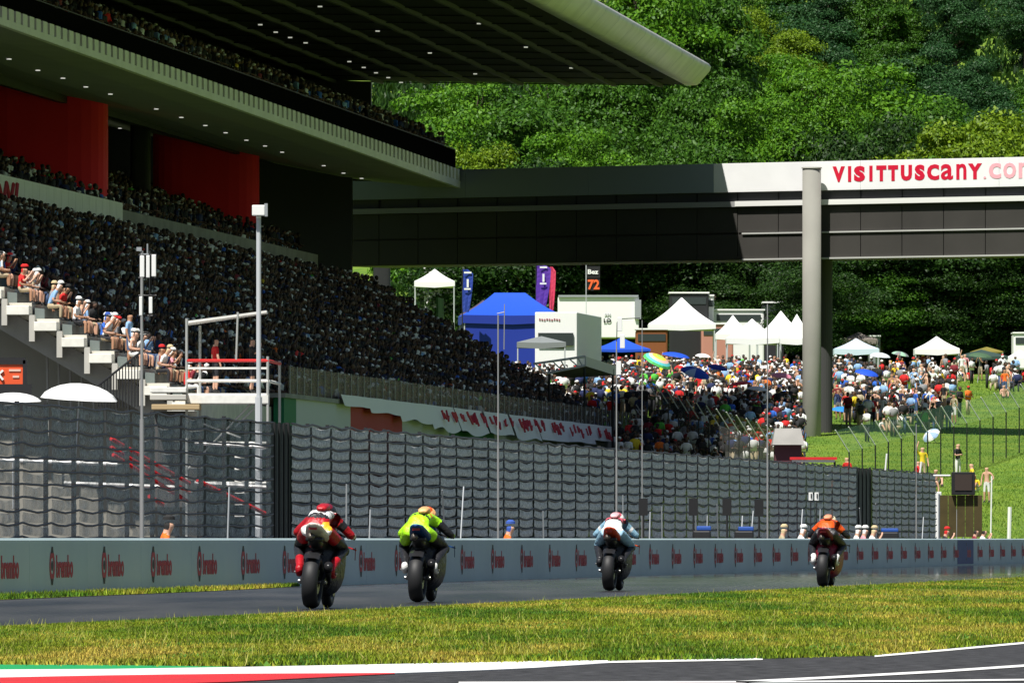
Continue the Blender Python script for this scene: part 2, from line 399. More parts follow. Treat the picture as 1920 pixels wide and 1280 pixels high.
# ------------------------------------------------------------------ trackside catch fence
LF = 31.0; ZF = H+.0775*LF; bay = 3.3
def fence_mat(name, col, alpha):
    m = bpy.data.materials.new(name); m.use_nodes = True; nt = m.node_tree; n = nt.nodes; l = nt.links; b = n['Principled BSDF']
    g = n.new('ShaderNodeNewGeometry'); nz = n.new('ShaderNodeTexNoise'); nz.inputs['Scale'].default_value = 14; nz.inputs['Detail'].default_value = 8; nz.inputs['Roughness'].default_value = .75
    l.new(g.outputs['Position'], nz.inputs['Vector'])
    rp = n.new('ShaderNodeValToRGB'); e = rp.color_ramp.elements; e[0].position = .38; e[1].position = .62
    e[0].color = (*[c*.35 for c in col],1); e[1].color = (*[min(.9,c*1.4) for c in col],1)
    l.new(nz.outputs['Fac'], rp.inputs['Fac']); l.new(rp.outputs['Color'], b.inputs['Base Color'])
    mr = n.new('ShaderNodeMapRange'); mr.inputs['From Min'].default_value = .35; mr.inputs['From Max'].default_value = .65
    mr.inputs['To Min'].default_value = max(0,alpha-.2); mr.inputs['To Max'].default_value = min(1,alpha+.2)
    nz2 = n.new('ShaderNodeTexNoise'); nz2.inputs['Scale'].default_value = 1.5; nz2.inputs['Detail'].default_value = 8
    l.new(g.outputs['Position'], nz2.inputs['Vector']); l.new(nz2.outputs['Fac'], mr.inputs['Value']); l.new(mr.outputs['Result'], b.inputs['Alpha'])
    b.inputs['Roughness'].default_value = 1; b.inputs['Specular IOR Level'].default_value = 0
    return m
M_net = fence_mat('fence_net', (.80,.80,.78), 1.15); M_netl = fence_mat('fence_net_thin', (.40,.43,.44), .60)
s_gate = s_of(LF, 505); s_gate2 = s_of(LF, 540); s_g3, s_g4 = s_of(LF,1603), s_of(LF,1632); s_end = s_of(LF,1752)
def fence_run(name, sa, sb, m, label, netalpha, rowh=.236):
    root = empty(name, TP(LF, sa), label, 'fence', 'trackside catch fence runs')
    nb = max(1, round((sb-sa)/bay)); bw = (sb-sa)/nb
    r = random.Random(int(sa))
    nrow = int((ZF-.55)/rowh)
    for i in range(nb):
        a = sa+i*bw
        # post
        p = MB(); p.box(TP(LF+.02, a, ZF/2), (.07,.12,ZF+.1*r.random()), 0, Matrix.Rotation(-TH,3,'Z')); p.build('post', M_dark, root)
        # net panel: one pillow-shaped cell per row, sagging between the cables
        q = MB()
        for j in range(nrow+1):
            z0 = ZF-(j+1)*rowh+.028; z1 = ZF-j*rowh-.028; z0 += r.uniform(-.01,.01)
            if z1 < .5: break
            for c in range(1):
                dz = r.uniform(-.02,.02)
                vs = []; nx, nz_ = 4, 3
                for ix in range(nx+1):
                    for iz in range(nz_+1):
                        u = ix/nx; v = iz/nz_
                        bul = .045*math.sin(PI*u)*math.sin(PI*v)
                        edge = -.035*math.sin(PI*u)+.012*math.sin(5*u+i+j)
                        vs.append(TP(LF-.05-bul-r.uniform(0,.02), a+.17+u*(bw-.34), z0+(z1-z0)*v+edge+dz*(1-abs(2*u-1))))
                fs = [(ix*(nz_+1)+iz, (ix+1)*(nz_+1)+iz, (ix+1)*(nz_+1)+iz+1, ix*(nz_+1)+iz+1) for ix in range(nx) for iz in range(nz_)]
                q.add(vs, fs)
        q.build('net_panel', m, root, smooth=True)
        if r.random() < .4:    # thin galvanised stay in front
            t = MB(); hh = r.uniform(1.4,2.1); t.bar(TP(LF-1.2, a+r.uniform(0,2), 0), TP(LF-1.2, a+r.uniform(0,2), hh), .018, 0, 5); t.build('stay', M_galv, root)
    p = MB(); p.box(TP(LF+.02, sb, ZF/2), (.07,.16,ZF), 0, Matrix.Rotation(-TH,3,'Z')); p.build('post', M_dark, root)
    if m is M_net:
        q = MB(); q.add([TP(LF+.04,sa,.05),TP(LF+.04,sb,.05),TP(LF+.04,sb,ZF-.04),TP(LF+.04,sa,ZF-.04)], [(0,1,2,3)]); q.build('added_dark_backing', mat('added_dark_backing',(.03,.03,.032),.9,alpha=.88), root)  # dark sheet added to keep the sunlit meadow out of the gaps
    for j in range(nrow+1):
        z = ZF-j*rowh; q = MB(); pts_ = []
        for i in range(nb*4+1):
            u = (i % 4)/4; pts_.append(TP(LF-.075, sa+(sb-sa)*i/(nb*4), z-.035*math.sin(PI*u)+.012*math.sin(i*1.7+j)))
        q.path(pts_, .022, 0, 5); q.build('cable', M_dark, root)
    return root
fence_run('catch_fence', 165, s_gate, M_netl, 'see-through catch fence left of the dark gate, below the stepped stand end', 1)
fence_run('catch_fence', s_gate2, s_g3, M_net, 'long grey netted catch fence between the two dark gates behind the riders', 1)
fence_run('catch_fence', s_g4, s_end, M_net, 'short last stretch of grey catch fence at the right, ending in a white post', 1)
for a, b_, lb in ((s_gate, s_gate2, 'dark navy gate panel in the catch fence below the lamp post'), (s_g3, s_g4, 'dark narrow gate panel in the catch fence near its right end')):
    g_ = empty('fence_gate', TP(LF,a), lb, 'gate')
    mb = MB(); mb.hexa([TP(LF-.02,a,.02),TP(LF-.02,b_,.02),TP(LF+.05,b_,.02),TP(LF+.05,a,.02),TP(LF-.02,a,ZF-.02),TP(LF-.02,b_,ZF-.02),TP(LF+.05,b_,ZF-.02),TP(LF+.05,a,ZF-.02)]); mb.build('gate_panel', mat('gate_navy',(.02,.025,.035),.6), g_)
    n_ = 4
    for i in range(n_):
        t = MB(); sx = a+(b_-a)*(i+.5)/n_; t.bar(TP(LF-.06,sx,.02), TP(LF-.06,sx,ZF), .03, 0, 5); t.build('upright', M_dark, g_)
ep = MB(); ep.box(TP(LF-.1,s_end+.6,1.3), (.22,.22,2.6)); tag(ep.build('end_post', M_white, bevel=.02), 'white square post closing the right end of the grey catch fence', 'post')
# ------------------------------------------------------------------ grandstand
SA, SB = 407.0, 600.0
def shexa(mb, La, Lb, sa, sb, za0, za1, zb0, zb1, mi=0):   # slab between two L lines: heights given per L
    return mb.hexa([SP(La,sa,za0),SP(Lb,sa,zb0),SP(Lb,sb,zb0),SP(La,sb,za0),SP(La,sa,za1),SP(Lb,sa,zb1),SP(Lb,sb,zb1),SP(La,sb,za1)], mi)
GS = empty('grandstand', SP(48, 500, 0), 'huge concrete grandstand with white slotted upper deck, red walls and dark cantilever roof', 'grandstand')
NR = 16; RUN = 1.0; RISE = .58; ZF0 = 5.9
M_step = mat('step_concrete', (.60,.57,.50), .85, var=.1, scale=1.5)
M_seat = mat('seat_grey', (.16,.19,.18), .6)
for i in range(NR+1):
    L0 = 48.4+i*RUN; z = ZF0+i*RISE
    m_ = MB(); shexa(m_, L0, L0+RUN+.02, SA, SB, z-.62, z, z-.62, z); m_.build('seating_step', M_step, GS)
    m_ = MB(); m_.hexa([SP(L0+.55,SA+.1,z),SP(L0+.9,SA+.1,z),SP(L0+.9,SB,z),SP(L0+.55,SB,z),SP(L0+.55,SA+.1,z+.36),SP(L0+.9,SA+.1,z+.40),SP(L0+.9,SB,z+.40),SP(L0+.55,SB,z+.36)]); m_.build('seat_row', M_seat, GS)
# end of each step seen at the near side: pale upright blocks
for i in range(0, 9):
    L0 = 48.4+i*RUN; z = ZF0+i*RISE
    m_ = MB(); m_.hexa([SP(L0-.02,SA-.9,z-.45),SP(L0+RUN-.2,SA-.9,z-.45),SP(L0+RUN-.2,SA-.02,z-.45),SP(L0-.02,SA-.02,z-.45),SP(L0-.02,SA-.9,z-.12),SP(L0+RUN-.2,SA-.9,z-.12),SP(L0+RUN-.2,SA-.02,z-.12),SP(L0-.02,SA-.02,z-.12)])
    m_.build('step_end_block', mat('step_white',(.80,.78,.70),.8,var=.08,scale=3), GS, bevel=.02)
    m_ = MB(); m_.box(SP(L0+RUN-.08,SA-.45,z-.35), (.2,.8,.95)); m_.build('step_pier', M_concl, GS)
# raker beam and sloping underside at the near end
m_ = MB(); shexa(m_, 48.6, 65, SA-.1, SA+.5, ZF0-1.5, ZF0-.64, ZF0-1.5+16.4*RISE, ZF0-.64+16.4*RISE); m_.build('raker_beam', M_conc, GS)
m_ = MB(); shexa(m_, 49, 65, SA+.5, SB, ZF0-.95, ZF0-.66, ZF0-.95+16*RISE, ZF0-.66+16*RISE); m_.build('raked_slab', M_conc, GS)
m_ = MB(); shexa(m_, 48.8, 66, SA+2.2, SA+2.6, 0, ZF0-.9, 0, ZF0+8.4); m_.build('end_wall', mat('end_wall',(.24,.23,.20),.85,var=.08,scale=.5), GS)
for k in range(9):
    m_ = MB(); L_ = 50.6+k*.42; m_.bar(SP(L_,SA+1.2,4.6), SP(L_+.05,SA+1.2,ZF0-.9+(L_-49)*RISE), .05, 0, 5); m_.build('underside_rib', M_conc, GS)
# front wall in the national colours
tc = [(mat('front_green',(.01,.17,.07),.7),530,553),(mat('front_grey',(.55,.57,.58),.7),553,655),(mat('front_red',(.42,.012,.02),.7),655,752),(MATS['front_grey'],752,840),(MATS['front_green'],840,925),(MATS['front_grey'],925,1010),(mat('front_concrete',(.33,.32,.29),.8),1010,1215)]
for m2, a, b_ in tc:
    sa, sb = s_of(47.95,a,TS), s_of(47.95,b_,TS); q = MB(); shexa(q, 47.9, 48.3, sa, sb-.02, 2.0, 6.25, 2.0, 6.25); q.build('front_wall_panel', m2, GS)
q = MB(); shexa(q, 48.4, 48.7, SA, SB, 0, 5.2, 0, 5.2); q.build('plinth', mat('plinth_dark',(.06,.06,.06),.9), GS)
q = MB(); shexa(q, 47.8, 48.4, s_of(47.9,530,TS), SB, 6.25, 6.42, 6.25, 6.42); q.build('front_coping', M_conc, GS)
# glass balustrade on the front wall
M_glass = mat('balustrade_glass', (.20,.18,.13), .3, alpha=.22, spec=.1)
s1 = s_of(48,545,TS); k = 0
while s1 < SB-2:
    q = MB(); shexa(q, 48.05, 48.09, s1, s1+2.4, 6.43, 7.5, 6.43, 7.5); q.build('glass_pane', M_glass, GS)
    q = MB(); q.bar(SP(48.02,s1-.05,6.42), SP(48.02,s1-.05,7.52), .016, 0, 5); q.build('balustrade_post', M_galv, GS)
    s1 += 2.5
# concrete parapet and band between lower and middle tier
zb = ZF0+16*RISE       # about 15.2
q = MB(); shexa(q, 64.9, 65.3, SA+1, SB, zb-1.0, zb+.75, zb-1.0, zb+.75); q.build('band_wall', M_conc, GS)
M_panw = mat('parapet_sun_white', (.82,.81,.76), .6, var=.04, scale=.8)  # near panels coloured white for the sun falling on the parapet
s1 = s_of(64.8,-60,TS); j = 0
while s1 < s_of(64.8,224,TS):
    hgt = 1.55
    q = MB(); shexa(q, 64.7, 64.85, s1, s1+2.35, zb-.55, zb-.55+hgt, zb-.55, zb-.55+hgt); q.build('sunlit_parapet_panel', M_panw, GS); s1 += 2.4
sg = MB(); q0 = s_of(64.68,-4,TS)
for kk, (u0, v0, u1, v1) in enumerate([(0,.95,1.4,.2),(1.4,.2,2.4,1.1),(2.4,1.1,3.6,.25),(3.6,.25,4.6,1.1),(5.2,.3,5.8,1.15)]):
    A_ = SP(64.66,q0+u0,zb-.4+v0); B_ = SP(64.66,q0+u1,zb-.4+v1); sg.bar(A_, B_, .1, 0, 5)
sg.build('banner_strokes', M_red2, GS)
# middle tier
MR = 8; MRUN = 1.15; MRISE = .42
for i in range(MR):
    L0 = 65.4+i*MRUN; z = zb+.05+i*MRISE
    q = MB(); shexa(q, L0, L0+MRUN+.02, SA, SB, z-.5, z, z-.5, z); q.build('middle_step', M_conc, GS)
RL0 = 44.45
def uo(s): return (s-SA)/(SB-SA)
def soff_off(s): return .50-.62*uo(s)
def slope_hexa(mb, La, Lb, sa, sb, zf0, zf1, m0=None, m1=None):
    m0 = m0 or zf0; m1 = m1 or zf1
    return mb.hexa([SP(La,sa,zf0(sa)),SP(Lb,sa,m0(sa)),SP(Lb,sb,m0(sb)),SP(La,sb,zf0(sb)),SP(La,sa,zf1(sa)),SP(Lb,sa,m1(sa)),SP(Lb,sb,m1(sb)),SP(La,sb,zf1(sb))])
# soffit of the upper deck, curved slightly at the rim
zs0 = 19.75
q = MB()
prof = [(58.0,19.75),(60,19.85),(64,20.3),(70,21.5),(78,23.4)]
for (a, za), (b_, zb_) in zip(prof[:-1], prof[1:]): slope_hexa(q, a, b_, SA-3, SB+6, lambda s: za+soff_off(s), lambda s: za+.1+soff_off(s), lambda s: zb_+soff_off(s), lambda s: zb_+.1+soff_off(s))
q.build('soffit', M_soff, GS)
def zsof(L, s): return float(np.interp(L, [p[0] for p in prof], [p[1] for p in prof]))+soff_off(s)
# rim: lower band with teeth
def rb0(s): return 20.2-.6*uo(s)
def rh(s): return .68+.29*uo(s)
q = MB(); slope_hexa(q, 57.75, 58.0, SA-3, SB+6, rb0, lambda s: rb0(s)+rh(s)*.38); q.build('rim_band', M_rim2, GS, bevel=.01)
q = MB(); q.box((0,0,0), (.2,1,1)); o = q.build('t', M_rim2); tooth = o.data; bpy.data.objects.remove(o)
s1 = SA-2
while s1 < SB+5.5:
    t_ = inst('rim_tooth', tooth, GS, SP(57.87, s1, rb0(s1)+rh(s1)*.69), -TS, (1, 1.95-.6-.35*uo(s1), rh(s1)*.64)); s1 += 1.95
q = MB(); slope_hexa(q, 58.13, 58.2, SA-3, SB+6, lambda s: rb0(s)+.12, lambda s: 21.65); q.build('dark_glass_screen', mat('screen_dark',(.006,.006,.007),1,spec=0), GS)
q = MB(); q.bar(SP(58.16,SA-3,21.7), SP(58.16,SB+6,21.7), .03); q.build('handrail', M_dark, GS)
# upper tier
UR = 9
for i in range(UR):
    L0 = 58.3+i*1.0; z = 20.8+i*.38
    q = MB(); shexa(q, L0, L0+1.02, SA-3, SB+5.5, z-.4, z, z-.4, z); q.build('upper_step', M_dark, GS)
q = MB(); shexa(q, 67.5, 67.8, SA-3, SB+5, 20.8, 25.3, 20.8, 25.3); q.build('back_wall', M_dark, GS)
q = MB(); shexa(q, 66.6, 66.7, s_of(66.6,250,TS), s_of(66.6,318,TS), 24.4, 26.6, 24.4, 26.6); q.build('lit_gap_panel', M_concl, GS)  # pale panel stands in for light in a back wall gap
# downlights in the soffit
M_lamp = mat('downlight', (1,.98,.92), .5, emit=.45)
q = MB(); n_ = 12; vs = [(math.cos(2*PI*k/n_)*.10, math.sin(2*PI*k/n_)*.16, zz) for zz in (-.03,.0) for k in range(n_)]
q.add(vs, [(k,(k+1)%n_,n_+(k+1)%n_,n_+k) for k in range(n_)]+[tuple(range(n_-1,-1,-1))]); o = q.build('t', M_lamp); dl = o.data; bpy.data.objects.remove(o)
def soffit_pt(px, py):       # where a bearing meets the soffit
    best = None
    for k in range(200):
        L = 58.3+k*.1; s = s_of(L, px, TS); D = s*math.cos(TS)+L*math.sin(TS); z = H+(1010-py)/F*D
        e = abs(z-zsof(L, s))
        if best is None or e < best[0]: best = (e, L, s)
    return best[1], best[2]
for px, py in [(17,110),(71,131),(118,146),(161,162),(207,176),(40,179),(293,204),(340,220),(385,235),(423,248),(462,262),(497,273),(529,285),(225,240),(268,251),(309,264),(345,275),(607,310),(500,325),(535,336),(610,360),(644,324),(678,334),(712,344),(748,356)]:
    L, s = soffit_pt(px, py); inst('downlight', dl, GS, SP(L, s, zsof(L, s)-.01))
# red curved stair drums and dark piers under the deck
def drum(pa, pb, L, m, name='red_drum', zt=24.0, zb_=15.6):
    s_a = s_of(L, pa, TS); A_ = SP(L, s_a, 0); Dm = A_.y
    xa, xb = (pa-960)/F*Dm, (pb-960)/F*Dm; cx = (xa+xb)/2; r = (xb-xa)/2; q = MB(); rings = []
    for z in (zb_, zt):
        rings.append([(cx+r*math.copysign(abs(math.cos(t))**.55, math.cos(t)), Dm+r*.55*math.copysign(abs(math.sin(t))**.55, math.sin(t))+r*.6, z) for t in [2*PI*k/28 for k in range(28)]])
    q.loft(rings); return q.build(name, m, GS, smooth=False)
drum(-60, 200, 72.0, M_red); drum(285, 485, 72.0, M_red)
for a, b_ in ((244,282),(510,545),(570,615),(700,732)):
    drum(a, b_, 71.0, M_dark, 'pier')
q = MB(); shexa(q, 78.2, 78.6, SA-3, SB+5, 14, 24, 14, 24); q.build('rear_wall', mat('rear_wall',(.05,.05,.05),.8), GS)
# far end: dark wall closing the tiers under the deck where the bridge joins
q = MB(); shexa(q, 62.6, 84, SB+5.2, SB+5.6, 20, 25.3, 20, 26.3); q.build('upper_end_wall', M_dark, GS)
q = MB(); shexa(q, 63.4, 78, SB+3, SB+3.4, 13.5, 20.4, 13.5, 23.5); q.build('end_screen', mat('end_screen',(.03,.032,.034),.6), GS)
q = MB(); shexa(q, 58.2, 58.3, SB-3, SB+.1, 12.2, 13.6, 12.2, 13.6); q.build('green_mesh', mat('green_mesh',(.12,.28,.08),.8,var=.2,scale=.8), GS)
# roof
RA, RB = SA-4, 606.0; ZR = 25.1
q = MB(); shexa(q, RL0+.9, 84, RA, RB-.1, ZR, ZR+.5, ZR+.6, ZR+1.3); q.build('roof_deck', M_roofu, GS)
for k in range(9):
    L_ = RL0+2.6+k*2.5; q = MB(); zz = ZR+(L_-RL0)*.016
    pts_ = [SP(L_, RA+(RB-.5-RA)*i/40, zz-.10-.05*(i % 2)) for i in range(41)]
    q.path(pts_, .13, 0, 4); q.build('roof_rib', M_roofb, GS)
for k in range(26):
    s1 = RB-.6-k*8.0; q = MB(); shexa(q, RL0+1.9, 70, s1-.06, s1+.06, ZR-.06, ZR-.01, ZR+.27, ZR+.33); q.build('cross_beam', M_roofu, GS)
# thick rounded metal edge of the roof
sec = [(RL0+1.3,ZR-.05),(RL0+.72,ZR-.02),(RL0+.05,ZR+.72),(RL0-.02,ZR+.95),(RL0+.1,ZR+1.12),(RL0+.35,ZR+1.22),(RL0+.7,ZR+1.27),(RL0+1.3,ZR+1.25)]
q = MB(); rings = []
ns = 41
for i in range(ns):
    s1 = RA+(RB-RA)*i/(ns-1); rings.append([SP(L, s1, z) for L, z in sec])
ec = [(RL0+.8+(L-RL0-.8)*.55, ZR+.6+(z-ZR-.6)*.7) for L, z in sec]; rings.append([SP(L, RB+.35, z) for L, z in ec])
q.loft(rings); q.build('roof_edge', M_silver, GS, smooth=True, bevel=0)
for k in range(26):    # joints in the metal edge
    s1 = RB-4-k*8; q = MB()
    rr = [[SP((RL0+.8)+(L-RL0-.8)*1.012, s1+d_, ZR+.6+(z-ZR-.6)*1.012) for L, z in sec] for d_ in (-.03,.03)]
    q.loft(rr); q.build('edge_joint', M_galv, GS)
M_rl = mat('roof_lamp', (1,.98,.9), .5, emit=.3)
q = MB(); q.box((0,0,0), (.2,.3,.05)); o = q.build('t', M_rl); rl = o.data; bpy.data.objects.remove(o)
def roof_pt(px, py):
    D = F*(ZR-.15-H)/(1010-py); x = (px-960)/F*D; return Vector((x, D, ZR-.12))
for px, py in [(600,14),(708,60),(898,46),(986,90),(1071,129),(806,101),(891,140),(488,48),(517,62),(544,72),(573,82),(655,117),(682,128),(705,138),(728,147),(752,156)]:
    inst('roof_lamp', rl, GS, roof_pt(px, py))
# white hand-lettered banners along the front wall
M_ban = mat('banner_cloth', (.84,.83,.80), .8); r = random.Random(3)
px = 640
bl = [(640,742,760),(690,742,768),(745,742,778),(800,747,786),(850,755,796),(905,765,803),(955,772,808),(1005,782,812),(1055,790,816),(1105,798,815)]
for i, (px, y0, y1) in enumerate(bl):
    px2 = bl[i+1][0]-1 if i+1 < len(bl) else 1147
    sa, sb = s_of(47.7,px,TS), s_of(47.7,px2,TS); n_ = 12; v = []; zz = [r.uniform(-.12,.12) for _ in range(3)]
    Dm = (sa+sb)/2; zt_ = 6.62; hh = (.45,.6,.8,1.05,1.1,1.0,1.1,1.05,1.0,.8)[i]
    for k in range(n_+1):
        u = k/n_; off = .05*math.sin(u*9+i)
        for j in range(4): v.append(SP(47.72+off-hh*.35*j/3, sa+(sb-sa)*u, zt_+.05*zz[0]*math.sin(u*5)-(hh+zz[1]*math.sin(u*7+i))*j/3))
    f = [(k*4+j,(k+1)*4+j,(k+1)*4+j+1,k*4+j+1) for k in range(n_) for j in range(3)]
    b = empty('banner', SP(47.7,sa,0), ['plain white cloth strip hung at the left end of the tricolour wall coping', 'white cloth next to the left end of the row of banners', 'white banner between the plain cloths and the first red lettering', 'white banner with the first slanting red brush strokes above the wall', 'tall white banner crowded with red brush strokes', 'white banner right of the crowded red one, few strokes low down', 'white banner with a row of tall red letters above the green wall panel', 'white banner with dense red blocks left of the thin mast', 'white banner with curling red strokes, last but one on the right', 'last white banner tapering out at the right end of the front wall'][i], 'banner', 'hand lettered banners on the stand front')
    mb = MB(); mb.add(v, f); mb.build('cloth', M_ban, b)
    if i >= 3:
        for k in range(13 if i in (4,6,7) else 7):
            u = r.uniform(.05,.92)*(sb-sa); z1 = zt_-r.uniform(.12,.35); a_ = r.uniform(-.6,.6)
            pts_ = [SP(47.56, sa+u, z1), SP(47.56, sa+u+a_, z1-r.uniform(.2,.5))]
            if r.random() < .5: pts_.append(SP(47.56, sa+u+a_+.8, z1-r.uniform(.1,.3)))
            st = MB(); st.path([Vector((p_.x,p_.y,p_.z))+(SP(0,0,0)-SP(1,0,0))*((zt_-p_.z)*.35) for p_ in pts_], .05, 0, 4); st.build('red_stroke', M_red2, b)
# ------------------------------------------------------------------ footbridge over the straight
BD0, BD1 = 611.0, 588.0       # distance at bearing 700 and at bearing 1920
def bx(px):                  # point on the face plane of the bridge at a bearing
    a0 = (700-960)/F; a1 = (1920-960)/F
    P0 = Vector((a0*BD0, BD0, 0)); P1 = Vector((a1*BD1, BD1, 0)); a = (px-960)/F
    # solve (P0 + t(P1-P0)).x = a * .y
    d = P1-P0; t = (a*P0.y-P0.x)/(d.x-a*d.y); return P0+d*t
P0 = bx(700); P1 = bx(1920); bu = (P1-P0).normalized(); bn = Vector((bu.y, -bu.x, 0))   # bn points to the camera
def zpy(px, py): return H+(1010-py)/F*bx(px).y
zt0 = zpy(1370,307); zsb = zpy(1370,361); zl1 = zpy(1390,378); zl0 = zpy(1390,388); zm = zpy(1400,438); zb0 = zpy(1400,487)
BR = empty('footbridge', bx(1300), 'long enclosed footbridge spanning the track with a white advertising band on top', 'bridge')
def bbox(mb, a, b_, z0, z1, o0, o1):
    """slab on the bridge between bearings a,b (or points), z0..z1, from o0 to o1 metres in front of the face"""
    A_ = bx(a) if not isinstance(a, Vector) else a; B_ = bx(b_) if not isinstance(b_, Vector) else b_
    p = [A_+bn*o1, B_+bn*o1, B_+bn*o0, A_+bn*o0]
    return mb.hexa([q+Vector((0,0,z0)) for q in p]+[q+Vector((0,0,z1)) for q in p])
PX_L, PX_R = 640, 2300
q = MB(); bbox(q, PX_L, PX_R, zb0, zt0-.05, -4.5, 0); q.build('deck_box', M_bridge, BR)
q = MB(); bbox(q, 1372-120, PX_R, zsb, zt0, .03, .32)
M_bsign = mat('sign_white', (.82,.82,.82), .45, var=.03, scale=.7); 
# top band: white cladding in long sheets, roof shadow at left coloured in as grey
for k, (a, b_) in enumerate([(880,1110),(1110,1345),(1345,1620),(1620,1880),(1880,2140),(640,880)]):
    q = MB(); bbox(q, a, b_-.4, zsb, zt0, .03, .35); q.build('sign_panel', mat('band_shadow_grey',(.28,.32,.36),.5) if b_ <= 1372 else M_bsign, BR, bevel=.01)
q = MB(); bbox(q, PX_L, PX_R, zl1+.02, zsb-.02, .01, .05); q.build('recess', mat('recess_grey',(.06,.06,.065),.6), BR)
M_ledge = mat('ledge_sun_white', (.75,.75,.72), .5)
q = MB(); bbox(q, PX_L, PX_R, zl0, zl1, .02, .32); q.build('ledge', mat('ledge_band',(.3,.3,.3),.5), BR)
q = MB(); bbox(q, 1385, PX_R, zl0+.02, zl1+.01, .33, .38); q.build('sunlit_ledge_trim', M_ledge, BR)  # white only on the sunlit stretch, sun put into the colour
r = random.Random(5)
P_ = bx(PX_L); n_ = int((bx(PX_R)-P_).length/2.55)
for k in range(n_):
    A_ = P_+bu*(k*2.55+.02); B_ = P_+bu*((k+1)*2.55-.03)
    q = MB(); bbox(q, A_, B_, zm+.06, zl0-.03, .01, .12); q.build('side_panel', M_bridge, BR)
    q = MB(); bbox(q, A_, B_, zb0+.05, zm-.04, .01, .12); q.build('side_panel', M_bridge, BR)
    q = MB(); bbox(q, B_+bu*-.02, B_+bu*.03, zl1+.02, zsb-.03, .05, .09); q.build('joint', M_blk, BR)
for z in (zm, zb0+.01):
    q = MB(); bbox(q, 1395, PX_R, z-.04, z+.04, .02, .22); q.build('thin_ledge', mat('ledge_thin',(.45,.45,.43),.6), BR)
# lettering on the sign: every character cut to the same height
def letters():
    ht = (344-314)/F*bx(1700).y*.98
    seq = [('V',1568,1591,1),('I',1597,1603,1),('S',1608,1629,1),('I',1637,1643,1),('T',1650,1669,1),('T',1672,1691,1),('U',1696,1717,1),('S',1722,1741,1),('c',1745,1768,1),('a',1771,1794,1),('n',1800,1819,1),('Y',1822,1848,1),('.',1851,1856,2),('c',1861,1884,2),('o',1888,1912,2),('m',1917,1952,2)]
    m1 = mat('letter_red',(.62,.01,.04),.5); m2 = mat('letter_pink',(.85,.42,.47),.5)
    for ch, a, b_, k in seq:
        A_ = bx(a)+bn*.355; wid = (bx(b_)-bx(a)).length; z = zsb+.42
        h2 = ht*.16 if ch == '.' else ht
        put_text('letter', ch, m1 if k == 1 else m2, BR, A_+Vector((0,0,z)), bu, (0,0,1), bn, wid, h2, .01)
letters()
# columns carrying the bridge
cx = (1522-960)/F; Dc = bx(1522).y-1.6; rr = 17.5/F*Dc
BC = empty('bridge_column', (cx*Dc,Dc,0), 'tall pale round column standing in front of the footbridge beside the red lettering', 'column')
ztop = H+(1010-316)/F*Dc
q = MB(); q.bar((cx*Dc,Dc,0), (cx*Dc,Dc,ztop), rr, 0, 28); o = q.build('shaft', mat('column_grey',(.27,.265,.235),.85,var=.08,scale=.4), BC, smooth=False)
for p in o.data.polygons: p.use_smooth = len(p.vertices) == 4
q = MB(); q.bar((cx*Dc,Dc,ztop), (cx*Dc,Dc,ztop+.06), rr*1.1, 0, 28); q.build('cap', M_silver, BC)
c2 = (1546-960)/F; D2 = bx(1546).y+3.4
q = MB(); q.bar((c2*D2,D2,0), (c2*D2,D2,zb0-.02), .42, 0, 20); tag(q.build('bridge_column', mat('column_dark',(.05,.05,.05),.8)), 'second darker round column behind the pale one, under the footbridge', 'column')
# ------------------------------------------------------------------ trees
def tree_mats():
    cols = {'leaf_bright': ((.040,.13,.005),(.12,.27,.012)), 'leaf_mid': ((.022,.075,.005),(.070,.175,.012)), 'leaf_dark': ((.008,.030,.004),(.035,.085,.010)), 'leaf_yellow': ((.07,.14,.004),(.20,.30,.012)), 'leaf_haze_blue': ((.014,.055,.014),(.045,.12,.035))}  # the blue leaf tone carries distance haze in its colour
    out = {}
    for k, (a, b_) in cols.items():
        m = bpy.data.materials.new(k); m.use_nodes = True; nt = m.node_tree; n = nt.nodes; l = nt.links; b = n['Principled BSDF']
        g = n.new('ShaderNodeNewGeometry'); mr = n.new('ShaderNodeValToRGB'); e = mr.color_ramp.elements
        e[0].color = (*a,1); e[1].color = (*b_,1); e[0].position = .1
        l.new(g.outputs['Random Per Island'], mr.inputs['Fac']); l.new(mr.outputs['Color'], b.inputs['Base Color'])
        b.inputs['Roughness'].default_value = .5; b.inputs['Specular IOR Level'].default_value = .22
        tr = n.new('ShaderNodeBsdfTranslucent'); l.new(mr.outputs['Color'], tr.inputs['Color'])
        mx = n.new('ShaderNodeMixShader'); mx.inputs[0].default_value = .22
        l.new(b.outputs[0], mx.inputs[1]); l.new(tr.outputs[0], mx.inputs[2]); l.new(mx.outputs[0], n['Material Output'].inputs['Surface'])
        out[k] = m
    return out
LM = tree_mats(); M_bark = mat('bark', (.11,.085,.06), .9, var=.3, scale=2)
